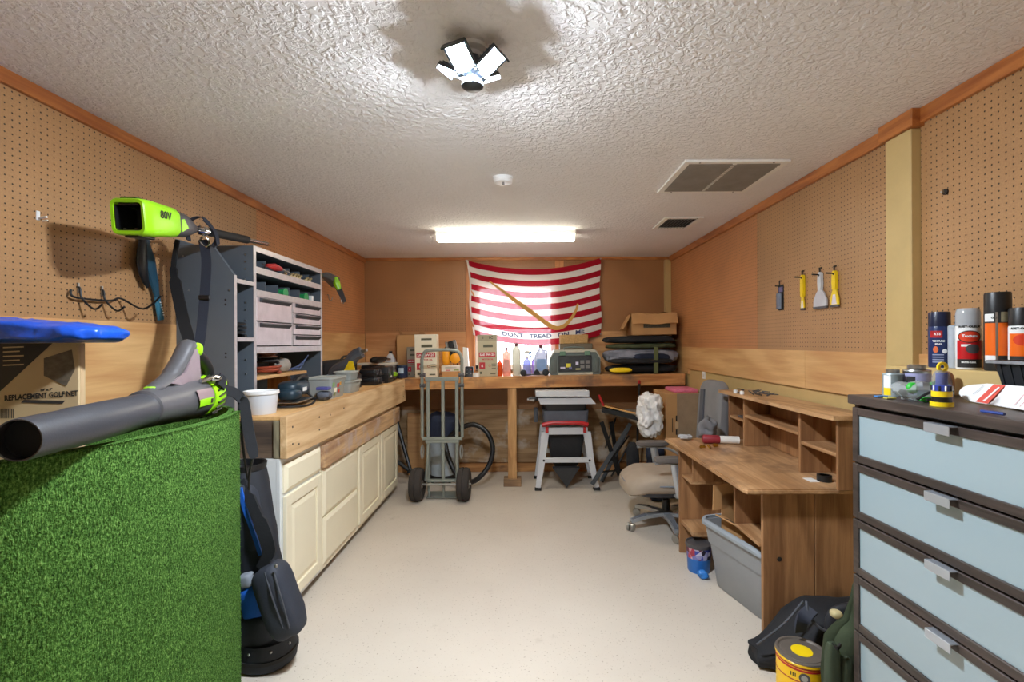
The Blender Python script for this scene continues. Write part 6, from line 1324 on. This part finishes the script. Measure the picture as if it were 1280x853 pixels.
# ================================================================ LEAF BLOWER
t = thing('leaf_blower', 'grey and lime leaf blower lying across the rim of the turf roll', 'leaf blower', (-1.11, 1.45, TH))
ax0, ax1 = Vector((-1.093, 1.035, 1.264)), Vector((-1.222, 1.70, 1.264)); D = (ax1 - ax0).normalized()
BG = mat('blower_grey', (60, 60, 64), .36, var=.06, bump=.1, bs=200)
S_ = D.cross(Vector((0, 0, 1))).normalized(); U_ = S_.cross(D).normalized()
DL = D * 1.2
FB = Matrix(((S_.x, DL.x, U_.x, ax0.x), (S_.y, DL.y, U_.y, ax0.y), (S_.z, DL.z, U_.z, ax0.z), (0, 0, 0, 1)))
m = MB(); m.M = FB; m.lathe((0, 0, 0), [(.043, .001), (.046, 0), (.0475, .006), (.0485, .12), (.0505, .125), (.0535, .38), (.0535, .44), (.05, .44), (.045, .12), (.0425, .02)], 36, 'y', cap=False); part('nozzle_tube', m, BG, t, w=True)
m = MB(); m.M = FB; m.lathe((0, 0, 0), [(.0425, .021), (.044, .03), (.044, .3), (.003, .3)], 30, 'y'); part('nozzle_inside', m, mat('nozzle_shade', (8, 8, 9), .9), t, w=True)  # near-black colour puts the hollow's shade into the nozzle lining
m = MB(); m.M = FB; m.lathe((0, 0, .004), [(.05, .375), (.058, .38), (.06, .395), (.06, .43), (.064, .45), (.068, .52), (.074, .56), (.076, .64), (.07, .66), (.02, .662)], 36, 'y'); part('fan_housing', m, M['gun'], t, w=True)
m = MB(); m.M = FB; m.lathe((0, 0, .004), [(.02, .655), (.076, .656), (.08, .67), (.08, .72), (.07, .745), (.03, .752), (.003, .752)], 30, 'y'); part('intake_guard', m, M['lime'], t, w=True)
for i in range(22):
    a = 2 * PI * i / 22; m = MB(); m.M = FB; c, s = math.cos(a), math.sin(a); m.tube([(.081 * c, .668, .004 + .081 * s), (.0815 * math.cos(a + .15), .72, .004 + .0815 * math.sin(a + .15)), (.06 * math.cos(a + .25), .747, .004 + .06 * math.sin(a + .25))], .0038, 6); part('intake_slot', m, M['black'], t, w=True)
m = MB(); m.M = FB; m.rings([[(x, .70, z + .025) for x, z in rrect(.08, .08, .03, 5)] if i == 0 else [(x, .82, z + .025) for x, z in rrect(.09, .09, .03, 5)] for i in range(2)]); part('battery_mount', m, M['black'], t, w=True)
m = MB(); m.M = FB; m.bc((.044, .77, .04), (.008, .06, .035), .003); part('battery_label', m, M['lime'], t, w=True)
# badge: mauve-grey panel and lime plate on the side facing the camera
def side_patch(y0, y1, a0, a1, r, mt, nm):
    m = MB(); m.M = FB; g = [[m.v((r * math.cos(a0 + (a1 - a0) * i / 8), y, .004 + r * math.sin(a0 + (a1 - a0) * i / 8))) for i in range(9)] for y in (y0, y1)]
    for i in range(8): m.f([g[0][i], g[0][i + 1], g[1][i + 1], g[1][i]])
    part(nm, m, mt, t, w=True)
side_patch(.54, .64, .02, .52, .0772, mat('badge_mauve', (150, 128, 130), .35, .3), 'badge_panel'); side_patch(.545, .635, -.28, .06, .0776, M['lime'], 'badge_plate'); side_patch(.615, .63, -.22, .0, .0781, M['ink'], 'badge_mark')
# handle: rising arm and grip
H0 = lambda x, y, z: FB @ Vector((x, y, z))
m = MB(); m.tube(spl([H0(-.0, .40, .05), H0(0, .47, .075), H0(-.0, .53, .11), H0(.0, .58, .16), H0(.0, .61, .195), H0(.0, .63, .2)], 6), [.02] * 3 + [.026] * 8 + [.03] * 8 + [.031] * 8 + [.027] * 3 + [.018], 12, flat=.8); part('handle', m, M['gun'], t, w=True)
m = MB(); m.prism([(.47, .075), (.55, .11), (.60, .185), (.63, .19), (.64, .06), (.6, .05)], .006, .0315, 'x'); m.bm.transform(FB); part('handle_web', m, mat('web_mauve', (150, 132, 136), .35, .3), t, w=True)
m = MB(); m.sel((0, 0, 0), (.022, .026, .026), .7, .7, 16, 10); m.bm.transform(Matrix.Translation(H0(.014, .635, .185))); part('strap_clip', m, M['lime'], t, w=True)
m = MB(); m.tube(spl([H0(.01, .64, .175), H0(.012, .68, .15), H0(.012, .72, .11), H0(.01, .735, .06)], 5), [.02, .021, .022, .022, .022, .022, .022, .022, .022, .022, .022, .022, .022, .022, .022, .02], 12); part('grip', m, M['black'], t, w=True)
m = MB(); m.sel((0, 0, 0), (.018, .03, .006), .7, .7, 14, 8); m.bm.transform(Matrix.Translation(H0(0, .43, .066))); part('lock_button', m, M['lime'], t, w=True)
m = MB(); m.tube(spl([H0(.05, .66, .075), H0(.075, .69, .085), H0(.085, .66, .07), H0(.07, .64, .07)], 5, True), .004, 7, closed=True); m.tube([H0(.05, .60, .07), H0(.07, .65, .08), H0(.08, .70, .07)], .008, 8); part('carabiner', m, M['chrome'], t, w=True)
m = MB(); m.strap(spl([H0(.075, .67, .075), H0(.085, .70, .05), at(280, 487, 1.95), at(293, 491, 2.0), at(303, 500, 2.03)], 6), .042, .005, (0, .4, 1)); part('shoulder_strap', m, M['blackcloth'], t, w=True)
m = MB(); m.strap(spl([at(300, 499, 2.02), at(305, 505, 2.03), at(311, 540, 2.04), at(318, 573, 2.04)], 6), [.025, .034] + [.041] * 14 + [.039, .034, .025], .012, (1, .5, 0)); part('strap_pad', m, mat('pad_dark', (34, 35, 39), .85, bump=.2), t, w=True)
for a, b, c in ((at(302, 540, 2.05), at(306, 575, 2.08), at(310, 600, 2.12)), (at(316, 572, 2.04), at(312, 592, 2.08), at(311, 612, 2.12))):
    m = MB(); m.tube(spl([at(303, 505, 2.04) if a.x < -1.18 else a, a + Vector((0, 0, -.004)), b, c], 5), .005, 7); part('cord', m, M['black'], t, w=True)
# ================================================================ GOLF BAG
t = thing('golf_bag', 'black and royal blue golf bag standing between the turf roll and the cream cabinet', 'golf bag', (-1.195, 2.228, 0))
BB = mat('bag_charcoal', (32, 35, 42), .7, var=.15, bump=.2); BBL = mat('bag_bright_blue', (30, 96, 196), .6, var=.08, bump=.2); BC2 = mat('pocket_charcoal', (44, 48, 58), .7, var=.12, bump=.2)
m = MB(); ringsG = []
for i in range(17):
    s = i / 16; z = .12 + .74 * s; cx, cy = -1.195 - .17 * s, 2.232 + .10 * s; w = .112 - .012 * s
    ringsG.append([Vector((cx + w * math.cos(a), cy + w * .92 * math.sin(a), z)) + Vector((math.cos(a), math.sin(a), 0)) * .008 * noise.noise(Vector((math.cos(a) * 2, math.sin(a) * 2, z * 9))) for a in [2 * PI * j / 28 for j in range(28)]])
m.rings(ringsG); part('body', m, BB, t, w=True)
m = MB(); m.stack((-1.195, 2.228, 0), [(.0, .20, .20, .09), (.012, .24, .235, .11), (.05, .245, .24, .11), (.125, .235, .23, .11)], 9); part('base', m, BB, t, w=True)
part('base_trim', MB().stack((-1.195, 2.228, 0), [(.046, .252, .246, .11), (.062, .252, .246, .11)], 9), M['rubber'], t, w=True)
for a in (-1.75, -1.0, -.3): q = Vector((-1.195 + .122 * math.cos(a), 2.228 + .119 * math.sin(a), .10)); part('rivet', MB().sel(q, (.006, .006, .006), 1, 1, 10, 6), M['steel'], t, w=True)
q = at(359, 803, 2.2); m = MB(); m.sel((q.x - .005, 2.235, q.z + .03), (.02, .05, .035), .6, .6, 16, 10); part('blue_accent', m, BBL, t, w=True)
def pk(nm, px, py, d, a, b, c, mt, tilt=0, seed=1, amp=.008, e=.5):
    m = MB(); m.M = Matrix.Translation(at(px, py, d)) @ Matrix.Rotation(math.radians(tilt), 4, 'Y'); m.sel((0, 0, 0), (a, b, c), e, .6, 26, 16, amp=amp, fr=11, seed=seed); return part(nm, m, mt, t, w=True)
sp = pk('side_pocket', 350, 750, 2.14, .074, .075, .165, BC2, -21, 5)
for o in (0, .022):
    m = MB(); m.tube(spl([at(331 + o * 500, 716, 2.08), at(341 + o * 500, 750, 2.06), at(354 + o * 350, 786, 2.07)], 6), .004, 7); part('zip', m, MATS['seam_grey'], sp, w=True)
part('zip_pull', MB().sel(at(345, 708, 2.07), (.007, .006, .009), 1, 1, 10, 6), M['steel'], sp, w=True)
pk('upper_pocket', 306, 655, 2.25, .083, .06, .19, BC2, -9, 8)
pk('lower_pocket', 319, 786, 2.165, .085, .05, .07, BB, 0, 9, .012)
pk('blue_panel', 320, 750, 2.165, .066, .045, .075, BBL, -12, 6, .01)
pk('grey_panel', 309, 725, 2.15, .03, .03, .03, mat('panel_grey', (130, 136, 144), .6), -12, 4, .004)
m = MB(); m.strap(spl([at(300, 610, 2.195), at(306, 636, 2.188), at(316, 664, 2.186), at(326, 694, 2.195)], 6), .018, .01, (1, 0, .3)); part('blue_piping', m, BBL, t, w=True)
m = MB(); m.strap(spl([at(304, 600, 2.25), at(312, 622, 2.2), at(322, 645, 2.17), at(333, 672, 2.15), at(336, 692, 2.15), at(324, 710, 2.15)], 6), [.02] * 6 + [.045] * 8 + [.062] * 9 + [.06, .055, .05, .045, .04, .035, .03, .028], .016, (1, 0, .2)); part('carry_strap', m, M['blackcloth'], t, w=True)
m = MB(); m.stack((-1.365, 2.335, .86), [(0, .19, .18, .085), (.03, .2, .19, .09), (.03, .175, .165, .08), (.002, .165, .155, .075)], 8); part('collar', m, M['black'], t, w=True)
# ================================================================ LIGHT, CAMERA
w = bpy.data.worlds.new('sky'); SC.world = w; w.use_nodes = True
bg = w.node_tree.nodes['Background']; bg.inputs[0].default_value = (.86, .93, 1, 1); bg.inputs[1].default_value = 4.4
cam = bpy.data.cameras.new('camera'); cam.sensor_width = 36; cam.lens = F / 1280 * 36
cam.shift_x = -(CX - 640) / 1280; cam.shift_y = (CY - 426.5) / 1280; cam.clip_start = .02
co = bpy.data.objects.new('camera', cam); COL.objects.link(co); co.location = (0, 0, H)
co.rotation_euler = (Matrix.Rotation(PI / 2, 4, 'X') @ Matrix.Rotation(-ROLL, 4, 'Z')).to_euler()
SC.camera = co
SC.view_settings.view_transform = 'Standard'; SC.view_settings.look = 'None'; SC.view_settings.gamma = 1; SC.view_settings.use_curve_mapping = False
SC.view_settings.exposure = 1.28
SC.cycles.use_denoising = True; SC.cycles.max_bounces = 8; SC.cycles.diffuse_bounces = 5; SC.cycles.transparent_max_bounces = 12
SC.cycles.sample_clamp_indirect = 6
